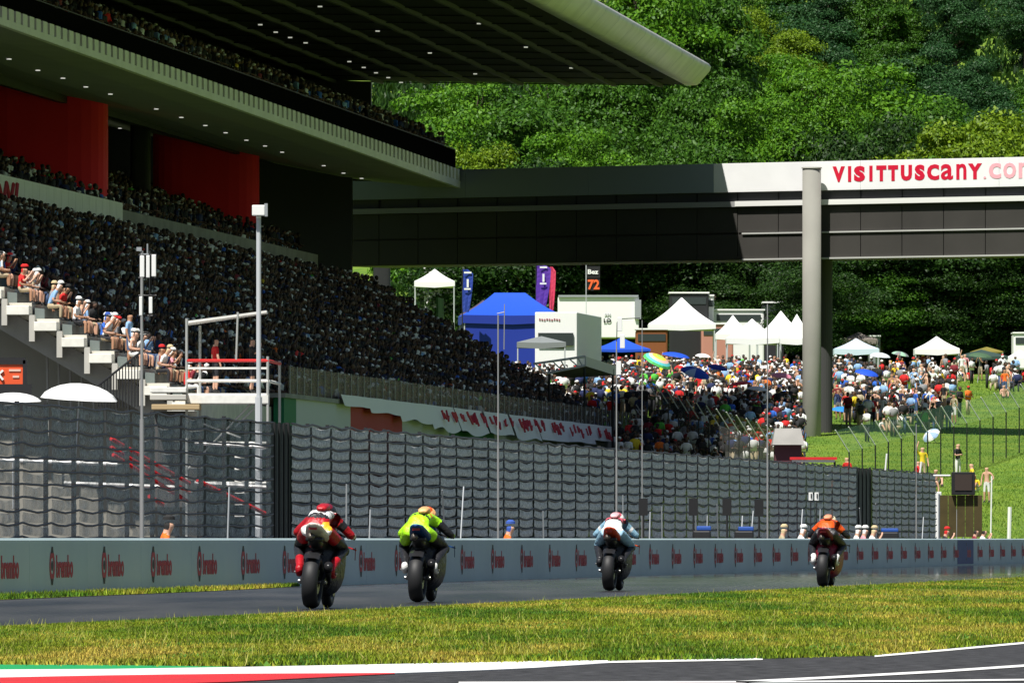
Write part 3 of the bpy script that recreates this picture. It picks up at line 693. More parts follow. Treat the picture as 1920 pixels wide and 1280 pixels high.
def crown_mesh(R, Hc, z0, nleaf, leaf, seed, nclump=60):
    r = np.random.default_rng(seed)
    # clumps through the volume, more near the outside
    d = r.normal(size=(nclump,3)); d /= np.linalg.norm(d,axis=1)[:,None]
    rad = (.25+.75*r.random(nclump)**.45); prof = np.where(d[:,2] < 0, .75, 1.0)
    C = d*rad[:,None]*np.array([R*.85,R*.85,Hc*.44]); C[:,0:2] *= prof[:,None]
    C[:,2] += z0+Hc*.5
    C[:,0] += R*.18*np.sin(C[:,2]*1.1+seed); 
    cr = R*(.13+.19*r.random(nclump))
    ci = r.integers(0, nclump, nleaf)
    dd = r.normal(size=(nleaf,3)); dd /= np.linalg.norm(dd,axis=1)[:,None]
    dd[:,2] = np.where(dd[:,2] < -.2, -dd[:,2]*.6, dd[:,2])
    pr = (.55+.6*r.random(nleaf)**.6)
    P = C[ci]+dd*(cr[ci]*pr)[:,None]*np.array([1.15,1.15,.8])
    N = dd*.9+r.normal(size=(nleaf,3))*.55+np.array([0,0,.25]); N /= np.linalg.norm(N,axis=1)[:,None]
    U = np.cross(N, r.normal(size=(nleaf,3))); U /= np.linalg.norm(U,axis=1)[:,None]; V = np.cross(N,U)
    s = leaf*(.55+.9*r.random(nleaf))[:,None]
    q = np.stack([P-U*s, P+V*s*.55, P+U*s, P-V*s*.55],1)
    me = bpy.data.meshes.new('crown'); me.vertices.add(4*nleaf); me.vertices.foreach_set('co', q.reshape(-1).astype(np.float32))
    me.loops.add(4*nleaf); me.loops.foreach_set('vertex_index', np.arange(4*nleaf, dtype=np.int32))
    me.polygons.add(nleaf); me.polygons.foreach_set('loop_start', np.arange(0,4*nleaf,4,dtype=np.int32)); me.polygons.foreach_set('loop_total', np.full(nleaf,4,dtype=np.int32))
    me.update(); return me, C
def tree_parts(R, Ht, seed, nleaf, leaf, trunk_h=.25):
    me, C = crown_mesh(R, Ht*(1-trunk_h), Ht*trunk_h, nleaf, leaf, seed, 95)
    mb = MB(); r = random.Random(seed); top = Vector((r.uniform(-.3,.3), r.uniform(-.3,.3), Ht*.72))
    prev = Vector((0,0,-.6)); N = 6
    for k in range(1, N+1):
        t = k/N; p = top*t+Vector((r.uniform(-.15,.15), r.uniform(-.15,.15), -.6*(1-t))); mb.bar(prev, p, .035*Ht*(1-.85*(t-1/N)), 0, 7, .035*Ht*(1-.85*t)); prev = p
    for k in r.sample(range(len(C)), 14):
        c = Vector(C[k]); b0 = Vector((0,0,min(c.z*.75, Ht*.65))); b0.x = top.x*b0.z/top.z; mid = b0.lerp(c,.5)+Vector((0,0,-.3)); mb.bar(b0, mid, .012*Ht, 0, 5, .008*Ht); mb.bar(mid, c, .008*Ht, 0, 5, .003*Ht)
    o = mb.build('t', M_bark); tm = o.data; bpy.data.objects.remove(o); tm.name = 'trunk'; return me, tm
TREES = {}
def tree_kind(key, R, Ht, seed, nleaf, leaf, m, th=.25):
    a, b_ = tree_parts(R, Ht, seed, nleaf, leaf, th); a.materials.append(LM[m]); TREES[key] = (a, b_)
NL = 62000
tree_kind('bright', 5.5, 16, 11, NL, .115, 'leaf_bright', .16)
tree_kind('bright2', 4.6, 19, 12, NL, .108, 'leaf_bright', .2)
tree_kind('mid', 6.0, 15, 13, NL, .118, 'leaf_mid', .14)
tree_kind('mid2', 5.2, 17, 14, NL, .115, 'leaf_mid', .18)
tree_kind('dark', 6.0, 13, 15, NL, .118, 'leaf_dark', .04)
tree_kind('yellow', 5.5, 13, 16, NL, .115, 'leaf_yellow', .12)
tree_kind('blue', 5.5, 12, 17, 32000, .14, 'leaf_haze_blue', .1)
tree_kind('olive', 4.8, 12, 18, 32000, .14, 'leaf_mid', .1)
tree_kind('lime', 4.8, 12, 19, 32000, .14, 'leaf_bright', .1)
def tree(key, px, D, topy=None, label='', group=None, sc=None, name='tree', rz=None, wide=1.0):
    x = (px-960)/F*D; z = gz(x, D); a, b_ = TREES[key]
    Ht = {'bright':16,'bright2':19,'mid':15,'mid2':17,'dark':13,'yellow':13,'blue':12,'olive':12,'lime':12}[key]
    k = sc or (H+(1010-topy)/F*D-z)/(Ht*.99)
    t = empty(name, (x,D,z), label, 'tree', group, rz=(px*.7 if rz is None else rz)); t.scale = (k*wide,k*wide,k)
    for nm, me in (('crown',a),('trunk',b_)):
        o = bpy.data.objects.new(nm, me); COL.objects.link(o); o.parent = t
    return t
gA = 'trees in the belt behind the camping meadow'
rowA = [('dark',1010,790,300,1.2),('mid',1110,800,300,1.1),('dark',1230,796,318,1.15),('mid2',1340,806,300,1.0),('dark',1450,800,310,1.15),('bright',1560,800,312,.95),('dark',1610,790,330,1.1),('mid',1690,803,270,1.2),('dark',1790,790,330,1.2),('bright',1850,806,300,1.0),('mid',1930,798,290,1.1),('dark',900,800,330,1.1),('dark',2010,800,300,1.2)]
desc = {'dark':'dark green','mid':'mid green','mid2':'tall mid green','bright':'bright green','bright2':'tall bright green','yellow':'yellow green'}
places = ['left of the purple feather flag','above the white trailer','above the first white gazebo','between the gazebos','above the twin white gazebos','above the bridge columns','right of the columns','with broad crown over the meadow','over the white ridge tent','near the right edge, tall','at the right edge of the picture','behind the blue feather flag','just past the right edge']
for (k, px, D, ty, wd), pl in zip(rowA, places): tree(k, px, D, ty, f'{desc[k]} tree in the belt below the bridge, {pl}', gA, wide=wd)
for k, px, D, ht, wd, lb in [('dark',1575,790,7.5,1.3,'low dark tree at the meadow edge right of the dark column'),('mid',1650,788,7,1.4,'low bushy tree above the middle of the meadow'),('dark',1715,792,8,1.3,'low dark tree behind the flat white gazebo'),('dark',1800,788,8,1.3,'low dark tree over the dark green awning'),('mid',1870,790,7.5,1.3,'low bushy tree left of the cut off gazebo'),('dark',1935,789,8,1.3,'low dark tree at the right edge of the meadow'),('dark',1540,775,8,1.2,'low dark tree behind the two columns'),('dark',1330,790,7,1.4,'low dark tree behind the black stall')]:
    tree(k, px, D, None, lb, gA, sc=ht/13, wide=wd)
gB = 'tall trees rising behind the footbridge'
rowB = [('bright',800,850,150,.9,'tall bright green tree under the left end of the roof'),('bright2',880,865,130,.9,'bright leafy tree right of the upper deck end'),('yellow',905,835,265,.7,'low yellow green bush-like tree just above the grey bridge end'),('mid',985,862,125,1.0,'mid green tree under the middle of the roof edge'),('bright2',1065,875,110,.8,'narrow bright green tree under the roof, third from the right'),('bright',1090,842,225,.9,'shorter bright green tree close above the bridge'),('mid2',1165,870,90,.9,'mid green tree under the tip of the roof'),('bright2',1215,895,-60,.9,'very tall yellow green tree rising above the silver roof edge'),('mid2',1290,900,-40,.85,'very tall mid green tree beyond the end of the silver roof edge'),('mid2',1335,865,120,.8,'mid green tree directly right of the roof tip'),('mid',1300,845,200,.85,'lower mid green tree below the roof tip'),('bright',1450,855,160,.9,'bright green rounded tree above the left end of the white sign'),('bright2',1530,870,125,.85,'tall bright green tree above the pale column'),('bright',1610,880,98,1.1,'broad bright green tree with the highest crown right of the column'),('mid',1700,865,150,.9,'mid green tree above the red lettering'),('dark',1665,850,215,.85,'dark green tree low behind the red lettering'),('yellow',1790,840,225,.95,'yellow green tree above the lettering near the right edge'),('yellow',1880,850,205,1.0,'brightest yellow green tree at the right edge above the sign'),('bright2',1400,885,175,.8,'slim bright green tree between the roof tip and the rounded tree'),('bright',1960,850,215,1.0,'bright green tree just past the right edge')]
for k, px, D, ty, wd, lb in rowB: tree(k, px, D, ty, lb, gB, wide=wd)
r = random.Random(21); kk = ['blue','olive','blue','lime','olive','blue','olive','yellow']
rown = ['lowest','second','third','fourth','fifth','sixth','seventh','eighth','topmost']
def land(px):
    ls = [(1230,'hidden behind the roof tip'),(1290,'just left of the roof tip'),(1350,'just right of the roof tip'),(1420,'above the shadow edge on the sign'),(1490,'left of the pale column'),(1550,'above the pale column'),(1610,'above the letter V'),(1670,'above the double T'),(1730,'above the letters US'),(1790,'above the letter A'),(1850,'above the letter Y'),(1910,'above the pink letters'),(1980,'at the right picture edge'),(2050,'a little past the right edge'),(9999,'farther past the right edge')]
    for a, b in ls:
        if px < a: return b
hn = {'blue':'hazy blue green','olive':'mid green','lime':'bright green','yellow':'yellow green'}
for j, D in enumerate([960,1010,1060,1110,1160,1215,1270,1330,1400]):
    n_ = 8+j//2
    for i in range(n_):
        px = 1180+(900/n_)*(i+.5+r.uniform(-.35,.35))+(40 if j % 2 else 0)
        pk = kk[int((math.sin(px*.011+D*.02)+1)*3.9+r.random()*1.2) % 8]
        tree(pk, px, D, sc=r.uniform(.62,1.0), label=f'{hn[pk]} tree on the hillside, {rown[j]} row, {land(px)}', group=f'{hn[pk]} trees on the wooded hillside', rz=r.uniform(0,6), wide=r.uniform(.9,1.2))
# understorey shrubs that close the wood floor
n_ = 220000; D = 900+560*RNG.random(n_); px = 700+1350*RNG.random(n_); x = (px-960)/F*D
z = np.array([gz(float(a), float(b)) for a, b in zip(x, D)])
us = blades('undergrowth', np.stack([x, D, z-.1],1), .8, .6, LM['leaf_dark'], 8)
D = 800+100*RNG.random(50000); px = 700+1350*RNG.random(50000); x = (px-960)/F*D; z = np.array([gz(float(a), float(b)) for a, b in zip(x, D)])
blades('undergrowth', np.stack([x, D, z-.1],1), 1.5, .7, LM['leaf_dark'], 9)
# ------------------------------------------------------------------ masts and poles
def mast(name, px, L, py, label, r_=.035, base_r=None, t=TH):
    s = s_of(L, px, t); P = TP(L, s, 0, t); z = H+(1010-py)/F*P.y
    e = empty(name, P, label, 'mast'); q = MB(); q.bar(P, P+Vector((0,0,z*.5)), r_*1.2, 0, 8); q.bar(P+Vector((0,0,z*.5)), P+Vector((0,0,z)), r_*.8, 0, 8); q.build('pole', M_pole, e); return e, P, z
M_pole = mat('pole_grey', (.30,.30,.30), .6, .3); M_polep = mat('pole_pale', (.5,.52,.54), .6)
e, P, z = mast('antenna_mast', 266, 29.2, 470, 'mast with white antenna panels standing before the fence left of the camera platform', .035)
p = lambda dx, zz, dy=0: Vector((P.x+dx, P.y+dy, zz))
pxm = P.y/F
for (a, b_, y0, y1) in ((262,272,480,520),(274,282,479,521),(284,294,478,519),(261,268,556,592),(279,287,557,588)):
    q = MB(); q.box(((( (a+b_)/2-960)*pxm), P.y-.15, H+(1010-(y0+y1)/2)*pxm), ((b_-a)*pxm*.85,.06,(y1-y0)*pxm)); q.build('antenna_panel', M_white, e, bevel=.012)
q = MB()
for yy in (478,521,554,592): q.bar(p(-.06,H+(1010-yy)*pxm), p(.26,H+(1010-yy)*pxm), .018, 0, 5)
q.bar(p(.14,H+540*pxm), p(.14,H+410*pxm), .02, 0, 5); q.build('bracket', M_dark, e)
q = MB(); q.box(p(-.05,H+543*pxm), (.09,.09,.07)); q.bar(p(-.05,H+533*pxm), p(.12,H+533*pxm), .015); q.bar(p(.1,H+533*pxm), p(.1,H+553*pxm), .015); q.build('top_camera', M_galv, e)
q = MB()
for k in range(5): q.path([p(.02+.05*k,H+487*pxm), p(.05+.04*k,H+475*pxm), p(.01+.05*k,H+458*pxm)], .008, 0, 4)
q.build('cables', M_blk, e)
e, P, z = mast('lamp_post', 485, 34.0, 405, 'tall pale lamp post with boxy white head beside the camera platform', .07)
e.children[0].data.materials[0] = M_polep; pxm = P.y/F
q = MB(); q.box((P.x+.0*pxm, P.y-.15, H+(1010-395)*pxm), (24*pxm,.2,20*pxm)); q.build('lamp_head', M_white, e, bevel=.02)
q = MB(); q.box((P.x+14*pxm, P.y-.1, H+(1010-394)*pxm), (6*pxm,.26,24*pxm)); q.build('lamp_side', M_galv, e)
q = MB(); q.bar((P.x, P.y-.1, z-.05), (P.x, P.y-.1, H+(1010-406)*pxm), .06, 0, 8); q.build('neck', M_white, e)
e, P, z = mast('thin_mast', 934, 29.2, 590, 'thin mast with two small crossbars in front of the right part of the stand', .022); pxm = P.y/F
q = MB(); q.bar((P.x+12*pxm,P.y,H+(1010-570)*pxm),(P.x+11*pxm,P.y,H+(1010-655)*pxm),.012,0,5); q.bar((P.x-2*pxm,P.y,H+(1010-588)*pxm),(P.x+12*pxm,P.y,H+(1010-585)*pxm),.012,0,5); q.build('side_rod', M_pole, e)
e, P, z = mast('camera_mast', 1156, 29.2, 640, 'thin mast carrying a hooked pipe and white boxes at the far end of the stand', .024); pxm = P.y/F
q = MB(); pp = [(1156,655),(1157,605),(1160,598),(1200,596)]; q.path([Vector(((a-960)*pxm,P.y,H+(1010-b_)*pxm)) for a, b_ in pp], .012, 0, 5); q.build('hooked_pipe', M_blk, e)
for a, b_ in ((1162,608),(1167,640),(1160,690)):
    q = MB(); q.box(((a-960)*pxm,P.y-.1,H+(1010-b_)*pxm), (9*pxm,.1,26*pxm)); q.build('speaker_box', M_white, e, bevel=.01)
mast('thin_mast', 1439, 29.2, 570, 'thin mast rising in front of the twin white gazebos', .022)
mast('thin_mast', 1204, 30.2, 600, 'thin mast just right of the hooked pipe', .015)
mast('thin_mast', 1718, 29.6, 795, 'short thin mast above the right end of the grey catch fence', .022)
# ------------------------------------------------------------------ camera platform on scaffolding
D0 = 352.0; k_ = D0/F
def A(px, py, dy=0): return Vector(((px-960)*k_, D0+dy, H+(1010-py)*k_))
PF = empty('camera_platform', Vector(((435-960)*k_, D0, 0)), 'scaffold camera platform with red rail and slanted roof in front of the stand', 'platform')
M_sc = mat('scaffold', (.48,.48,.46), .5, .4); M_board = mat('board_white', (.78,.77,.72), .7, var=.1, scale=3)
for px, y0, dy in ((350,597,0),(502,668,0),(522,675,1.8),(372,608,1.8)):
    q = MB(); a = A(px, y0, dy); q.bar((a.x,a.y,0), a, .045, 0, 8); q.build('scaffold_post', M_sc, PF)
for px in (443,):
    q = MB(); q.bar(A(px,675), A(px+3,585), .035); q.build('roof_prop', M_sc, PF)
q = MB(); a, b_, c = A(350,606), A(500,584), A(520,588); q.hexa([a,A(500,586),A(500,586,2),A(350,608,2),a+Vector((0,0,.07)),A(500,586)+Vector((0,0,.07)),A(500,586,2)+Vector((0,0,.07)),A(350,608,2)+Vector((0,0,.07))]); q.build('platform_roof', M_board, PF)
for y0, m, rr in ((676,mat('rail_red',(.6,.03,.03),.5),.05),(714,M_board,.05)):
    q = MB(); q.bar(A(350,y0), A(503,y0), rr, 0, 6); q.bar(A(503,y0), A(523,y0+4,1.8), rr, 0, 6); q.build('rail', m, PF)
q = MB(); q.box(A(427,690,.0), (150*k_,.05,4*k_)); q.build('mid_board', M_board, PF)
q = MB(); q.box(A(427,747,.9), (152*k_,1.8,20*k_)); q.build('deck_boards', M_board, PF)
q = MB(); q.box(A(427,748,-.03), (152*k_,.05,15*k_)); q.build('deck_fascia', M_board, PF)
for a, b_ in (((440,800),(486,755)),((350,880),(486,740)),((370,790),(450,820))):
    q = MB(); q.bar(A(*a,.4), A(*b_,.4), .03); q.build('brace', M_sc, PF)
for y0 in (830,905):
    q = MB(); q.bar(A(365,y0), A(500,y0), .04); q.build('ledger', M_board, PF)
for i in range(7):
    q = MB(); q.bar(A(440,835+i*22), A(458,835+i*22), .03); q.build('rung', M_board, PF)
# pale slab steps left of the platform
q = MB(); q.box(A(316,732,.5), (68*k_,2,16*k_)); o = q.build('t', M_concl)
LS = empty('concrete_landing', A(316,760), 'pale concrete landing slabs at the foot of the stepped seats', 'landing')
bpy.data.objects.remove(o)
for y0, m in ((731,M_board),(745,M_concl),(763,mat('landing_tan',(.45,.33,.18),.8))):
    q = MB(); q.box(A(316+ (14 if y0>760 else 0),y0,.5), ((68 if y0<760 else 90)*k_,2,10*k_)); q.build('slab', m, LS, bevel=.02)
q = MB(); q.box(A(316,860,1), (66*k_,.8,180*k_)); q.build('landing_wall', mat('landing_dark',(.08,.08,.08),.8), LS)
RL = empty('stair_railing', A(220,740), 'dark stair railing descending beside the white parasol', 'railing')
for i in range(15):
    t = i/14; q = MB(); q.bar(A(184+80*t,768-6*t), A(184+80*t,722-62*t), .02, 0, 5); q.build('baluster', M_dark, RL)
q = MB(); q.bar(A(182,724), A(264,660), .035); q.build('handrail', M_dark, RL)
# shuttered undercroft left: dark opening with an orange sign
D0 = 392.0; k_ = D0/F
US = empty('orange_sign', A(10,700), 'orange red sign board with white star marks under the near end of the stand', 'sign')
q = MB(); q.box(A(10,702), (66*k_,.08,38*k_)); q.build('board', mat('sign_orange',(.75,.10,.03),.5), US, bevel=.01)
q = MB(); q.bar(A(-10,708,-.08), A(6,694,-.08), .05, 0, 4); q.bar(A(-8,694,-.08), A(6,712,-.08), .05, 0, 4); q.build('star_mark', M_white, US)
q = MB(); q.box(A(28,694,-.06), (22*k_,.02,4*k_)); q.box(A(30,706,-.06), (12*k_,.02,4*k_)); q.build('small_print', mat('print_pale',(.75,.5,.4),.6), US)
q = MB(); q.box(A(10,676), (76*k_,.2,12*k_)); q.box(A(47,705), (8*k_,.2,60*k_)); q.build('frame', M_dark, US)
q = MB(); q.box(A(10,745), (100*k_,.3,50*k_)); q.build('back_board', M_dark, US)
# ------------------------------------------------------------------ parasols, gazebos and tents
def canopy(name, px, py_top, py_eave, wpx, D, m, label, cat, group=None, legs=True, val=.36, concave=.08, depth=None, sides=4, ground_=True, hip=0.0, rz=0, tilt=0, m2=None, wall=None):
    k = D/F; x = (px-960)*k; zt = H+(1010-py_top)*k; ze = H+(1010-py_eave)*k; w_ = wpx*k/2; d_ = (depth or wpx*k)/2
    g0 = gz(x, D) if ground_ else ze-2.4
    e = empty(name, (x,D,min(g0,ze-1)), label, cat, group)
    n = 6; mb = MB()
    R = Matrix.Rotation(rz,3,'Z'); cc = Vector((x,D,0))
    def ring(t):
        f = (1-t); z = ze+(zt-ze)*(t-concave*math.sin(PI*t))
        hx = w_*f+hip*w_*t*0+ (hip*w_)*t; hy = d_*f
        pts = [(-hx,-hy),(0,-hy),(hx,-hy),(hx,0),(hx,hy),(0,hy),(-hx,hy),(-hx,0)]
        return [cc+R @ Vector((a,b,z-(.04 if i % 2 and f > .1 else 0))) for i, (a, b) in enumerate(pts)]
    rings = [ring(t/n) for t in range(n)]+[ring(.985)]
    mb.loft(rings, 0, False)
    mb.build('roof', m, e, smooth=False)
    if val:
        q = MB(); a = ring(0); b = [p-Vector((0,0,val*(1+.12*math.sin(i*2.1)))) for i, p in enumerate(a)]; q.loft([[p*1 for p in b], a], 0, False); q.build('valance', m2 or m, e)
    if legs:
        for sx in (-1,1):
            for sy in (-1,1):
                p_ = cc+R @ Vector((sx*w_*.96, sy*d_*.96, 0)); q = MB(); q.bar((p_.x,p_.y,min(gz(p_.x,p_.y),ze-1)-.05), (p_.x,p_.y,ze), .04, 0, 6); q.build('leg', M_polep, e)
    if wall:
        for (a, b_) in wall:
            q = MB(); pa = cc+R @ Vector((a[0]*w_*.95, a[1]*d_*.95, 0)); pb = cc+R @ Vector((b_[0]*w_*.95, b_[1]*d_*.95, 0))
            q.add([(pa.x,pa.y,gz(pa.x,pa.y)), (pb.x,pb.y,gz(pb.x,pb.y)), (pb.x,pb.y,ze-.02), (pa.x,pa.y,ze-.02)], [(0,1,2,3)]); q.build('side_wall', m2 or m, e)
    return e
M_tw = mat('canvas_white', (.82,.82,.80), .8); M_tb = mat('canvas_blue', (.01,.075,.55), .7); M_tb2 = mat('canvas_blue_dark', (.008,.03,.30), .7)
M_tg = mat('canvas_grey', (.20,.22,.22), .8); M_tp = mat('canvas_purple', (.08,.06,.09), .8)
gg = 'white gazebos along the meadow'
canopy('gazebo', 956, 548, 592, 186, 700, M_tb, 'large blue gazebo tent with blue side walls between the two feather flags', 'tent', val=.5, hip=.3, m2=M_tb2, wall=[((-1,-1),(1,-1)),((1,-1),(1,1)),((-1,1),(-1,-1))], rz=.05)
canopy('gazebo', 1278, 557, 608, 126, 735, M_tw, 'largest white gazebo with a tall pointed roof right of the white trailer', 'tent', gg)
canopy('gazebo', 1374, 590, 626, 66, 760, M_tw, 'small pointed white gazebo farthest back between the larger ones', 'tent', gg)
canopy('gazebo', 1410, 597, 634, 98, 705, M_tw, 'white gazebo with low roof, left of the twin pointed pair', 'tent', gg)
canopy('gazebo', 1464, 582, 630, 92, 715, M_tw, 'white pointed gazebo just left of the pale bridge column', 'tent', gg)
canopy('gazebo', 1494, 588, 634, 64, 708, M_tw, 'white gazebo half hidden behind the pale bridge column', 'tent', gg)
canopy('gazebo', 1756, 630, 654, 84, 745, M_tw, 'flat white gazebo at the edge of the wood above the ridge tent', 'tent', gg)
canopy('gazebo', 1912, 655, 670, 52, 740, M_tw, 'white gazebo cut by the right edge of the picture', 'tent', gg)
canopy('gazebo', 1605, 634, 654, 84, 745, mat('canvas_pale_blue',(.55,.66,.75),.8), 'pale blue round topped gazebo right of the dark column', 'tent', gg)
canopy('gazebo', 1610, 622, 636, 70, 775, mat('canvas_brown',(.20,.17,.15),.8), 'brown grey awning behind the pale blue gazebo', 'tent')
canopy('gazebo', 1165, 632, 655, 108, 700, M_tb, 'low blue gazebo below the white trailer', 'tent', val=.15)
canopy('gazebo', 906, 562, 590, 88, 722, M_tp, 'dark purple grey gazebo behind the blue tent', 'tent')
canopy('gazebo', 1015, 630, 642, 92, 640, M_tg, 'dark grey awning with a green round emblem at the stand end', 'tent', val=.3, concave=0)
canopy('gazebo', 962, 508, 522, 70, 800, M_tw, 'small white tent top under the bridge right of the blue feather flag', 'tent', gg)
canopy('gazebo', 815, 504, 528, 76, 770, M_tw, 'white tent roof seen under the bridge at the left', 'tent', gg)
canopy('gazebo', 1000, 520, 545, 60, 790, mat('canvas_teal',(.03,.06,.07),.8), 'dark teal tent left of the purple feather flag', 'tent')
canopy('gazebo', 1840, 655, 668, 96, 735, mat('canvas_green',(.03,.06,.05),.8), 'dark green flat awning right of the ridge tent', 'tent', concave=0, val=.2)
canopy('gazebo', 1850, 650, 659, 60, 765, mat('canvas_olive',(.20,.17,.03),.8), 'olive yellow tarpaulin behind the dark green awning', 'tent', concave=0, val=.1)
# white booth with grey end
D0 = 668.0; k_ = D0/F
BO = empty('booth', A(1065,680), 'white promotional booth cube with a grey shaded end and fine red print', 'booth')
q = MB(); a = A(1003,655); b_ = A(1082,655); zt_ = A(0,585).z; zb_ = gz(a.x,D0)-.1
c = Vector((A(1082,0).x+1.5, D0+3.2, 0)); c = Vector(((1128-960)/F*(D0+14), D0+14, 0))
pts_ = [Vector((a.x,D0,0)), Vector((b_.x,D0,0)), c, Vector((a.x+(c.x-b_.x), D0+14, 0))]
q.hexa([p_+Vector((0,0,zb_)) for p_ in pts_]+[p_+Vector((0,0,zt_)) for p_ in pts_]); q.build('body', M_tw, BO, bevel=.05)
for i_ in range(9):
    q = MB(); q.box(A(1012+i_*4.6,598.5+(i_%3)*.6,-.03), (3.2*k_*(.8+.2*(i_%2)),.03,(3.6-.6*(i_%2))*k_)); q.build('print_mark', mat('print_wine',(.35,.12,.15),.6), BO)
q = MB(); q.box(A(1042,636,-.1), (66*k_,.1,24*k_)); q.build('dark_window', mat('window_dark',(.04,.05,.05),.2), BO)
# trailer
D0 = 745.0; k_ = D0/F
TR = empty('trailer', A(1125,640), 'long white trailer with dark lettering behind the booth', 'trailer')
q = MB(); q.box(A(1122,595,2), (152*k_,4,76*k_)); q.build('body', M_tw, TR, bevel=.05)
q = MB(); q.box(A(1122,555,1.9), (150*k_,4.1,4*k_)); q.build('roof_rim', M_galv, TR)
put_text('lettering', 'AN', mat('print_grey',(.45,.45,.48),.6), TR, A(1133,592,-.05), (1,0,0), (0,0,1), (0,-1,0), 12*k_, 5*k_)
put_text('lettering', 'LO', M_blk, TR, A(1132,605,-.05), (1,0,0), (0,0,1), (0,-1,0), 14*k_, 8*k_)
q = MB(); q.box(A(1196,580,-.1), (12*k_,.2,36*k_)); q.build('side_door', M_galv, TR)
for px in (1080,1100,1160):
    q = MB(); q.lathe_x([(-.15,.1),(-.15,.5),(.15,.5),(.15,.1)], A(px,640,1), 0, 14); q.build('wheel', M_blk, TR)
# stalls and dark boxes behind the gazebos
def stall(px, py, wpx, hpx, D, m, label, cat='van', trim=None):
    k = D/F; x = (px-960)*k; z = H+(1010-py)*k; e = empty('stall' if cat == 'stall' else 'parked_van', (x,D,gz(x,D)), label, cat)
    zb_ = gz(x,D); zt_ = z+hpx*k/2
    q = MB(); q.box((x,D+1.5,(zb_+.4+zt_)/2), (wpx*k,3,zt_-zb_-.4)); q.build('body', m, e, bevel=.12)
    q = MB(); q.box((x,D-.02,zt_-.5), (wpx*k*.86,.06,.45)); q.build('window', mat('window_dark',(.04,.05,.05),.2), e)
    q = MB(); q.box((x,D+1.5,zt_+.05), (wpx*k*1.03,3.2,.1)); q.build('roof', trim or M_tw, e)
    for sx in (-.35,.35):
        q = MB(); q.lathe_x([(-.1,.05),(-.1,.35),(.1,.35),(.1,.05)], (x+wpx*k*sx,D+.2,zb_+.35), 0, 12); q.build('wheel' if cat == 'van' else 'foot', M_blk, e)
stall(1292,563,74,26,770,mat('stall_black',(.02,.02,.022),.5),'black box stall with white rim behind the tallest white gazebo','stall')
stall(1332,575,14,40,772,M_tw,'narrow white box right of the black stall','stall')
stall(1385,590,96,16,775,M_tw,'low white camper van behind the gazebos','van')
stall(1450,590,40,44,780,mat('stall_dark',(.03,.03,.035),.5),'dark stall between the two pointed white gazebos','stall')
stall(850,515,110,22,800,M_tw,'long white camper under the bridge behind the blue flag','van')
stall(1222,640,60,44,728,mat('stall_rust',(.22,.07,.02),.8),'rust brown stall below the left side of the tallest gazebo','stall')
stall(1345,620,60,24,768,mat('stall_pink',(.45,.20,.15),.8),'reddish striped stall front between the white gazebos','stall')
stall(1930,640,60,30,780,M_tw,'white van at the right edge among the trees','van')
stall(1640,640,22,18,785,M_tg,'grey van in the shade right of the columns','van')
# ridge tent
D0 = 725.0; k_ = D0/F
RT = empty('ridge_tent', A(1785,715), 'small white ridge tent pitched on the meadow', 'tent')
a = A(1760,715); b_ = A(1795,716); c = A(1812,714); t1 = A(1766,686); t2 = A(1796,685)
zg = gz(a.x,D0); q = MB()
def tri(p_, dz=0): return p_
q.add([a, b_, t2+Vector((.0,.6,0)), t1+Vector((0,.6,0)), a+Vector((.2,2,.1)), b_+Vector((.2,2,.1)), c+Vector((0,.9,0))], [(0,1,2,3),(4,3,2,5),(0,3,4)])
q.build('fly_sheet', M_tw, RT)
q = MB(); q.add([b_, c+Vector((0,.9,0)), t2+Vector((0,.6,0)), b_+Vector((.2,2,.1))], [(0,1,2),(1,3,2)]); q.build('end_flap', mat('canvas_offwhite',(.65,.66,.65),.8), RT)
# beach umbrellas
def umbrella(px, py, wpx, D, mats_, label, tilt=(0,0), stripes=8, hr=.32, drop=2.6):
    k = D/F; x = (px-960)*k; z = H+(1010-py)*k; e = empty('parasol', (x,D,z-drop), label, 'parasol', 'beach parasols among the crowd')
    R = Matrix.Rotation(tilt[0],3,'Y') @ Matrix.Rotation(tilt[1],3,'X'); r0 = wpx*k/2; mb = MB(); n = 24; nr = 5
    vs = []; fs = []; mi = []
    for j in range(nr+1):
        a_ = (j+.02)/nr*1.15
        for i in range(n):
            t = 2*PI*i/n; rr_ = r0*math.sin(a_)/math.sin(1.15)*(1-.05*(i % 3 == 0)*(j == nr)); vs.append(R @ Vector((rr_*math.cos(t), rr_*math.sin(t), r0*hr*2*(math.cos(a_)-math.cos(1.15)))) + Vector((x,D,z)))
    for j in range(nr):
        for i in range(n):
            fs.append((j*n+i, j*n+(i+1)%n, (j+1)*n+(i+1)%n, (j+1)*n+i)); mi.append((j if stripes == 'rings' else (i*stripes//n)) % len(mats_))
    mb.add(vs, fs); mb.m = mi; mb.build('canopy', mats_, e)
    q = MB(); q.bar(Vector((x,D,z))+R @ Vector((0,0,r0*hr)), Vector((x,D,z))+R @ Vector((0,0,-drop)), .02, 0, 5); q.build('pole', M_polep, e)
    return e
cU = lambda n, c: mat('parasol_'+n, c, .7)
umbrella(1232,678,58,618,[cU('lime',(.35,.75,.10)),cU('yellow',(.85,.6,.06)),cU('pink',(.85,.5,.42)),cU('cyan',(.12,.6,.6)),cU('green',(.08,.5,.12))],'tilted rainbow striped parasol at the left of the meadow crowd',(.45,.3),'rings',.36)
umbrella(1267,667,54,625,[M_tb],'flat blue parasol right of the rainbow one',(.15,.1),8,.2)
umbrella(1303,700,58,610,[M_tb,M_tb,cU('sky',(.45,.6,.85))],'blue parasol with pale stripes in the densest crowd',(.3,.3),8,.3)
umbrella(1388,720,44,612,[cU('red',(.6,.03,.03))],'flat red parasol low in the densest crowd',(-.1,.1),8,.18)
umbrella(1420,730,40,608,[M_tw],'white parasol beside the red one',(.1,.1),8,.25)
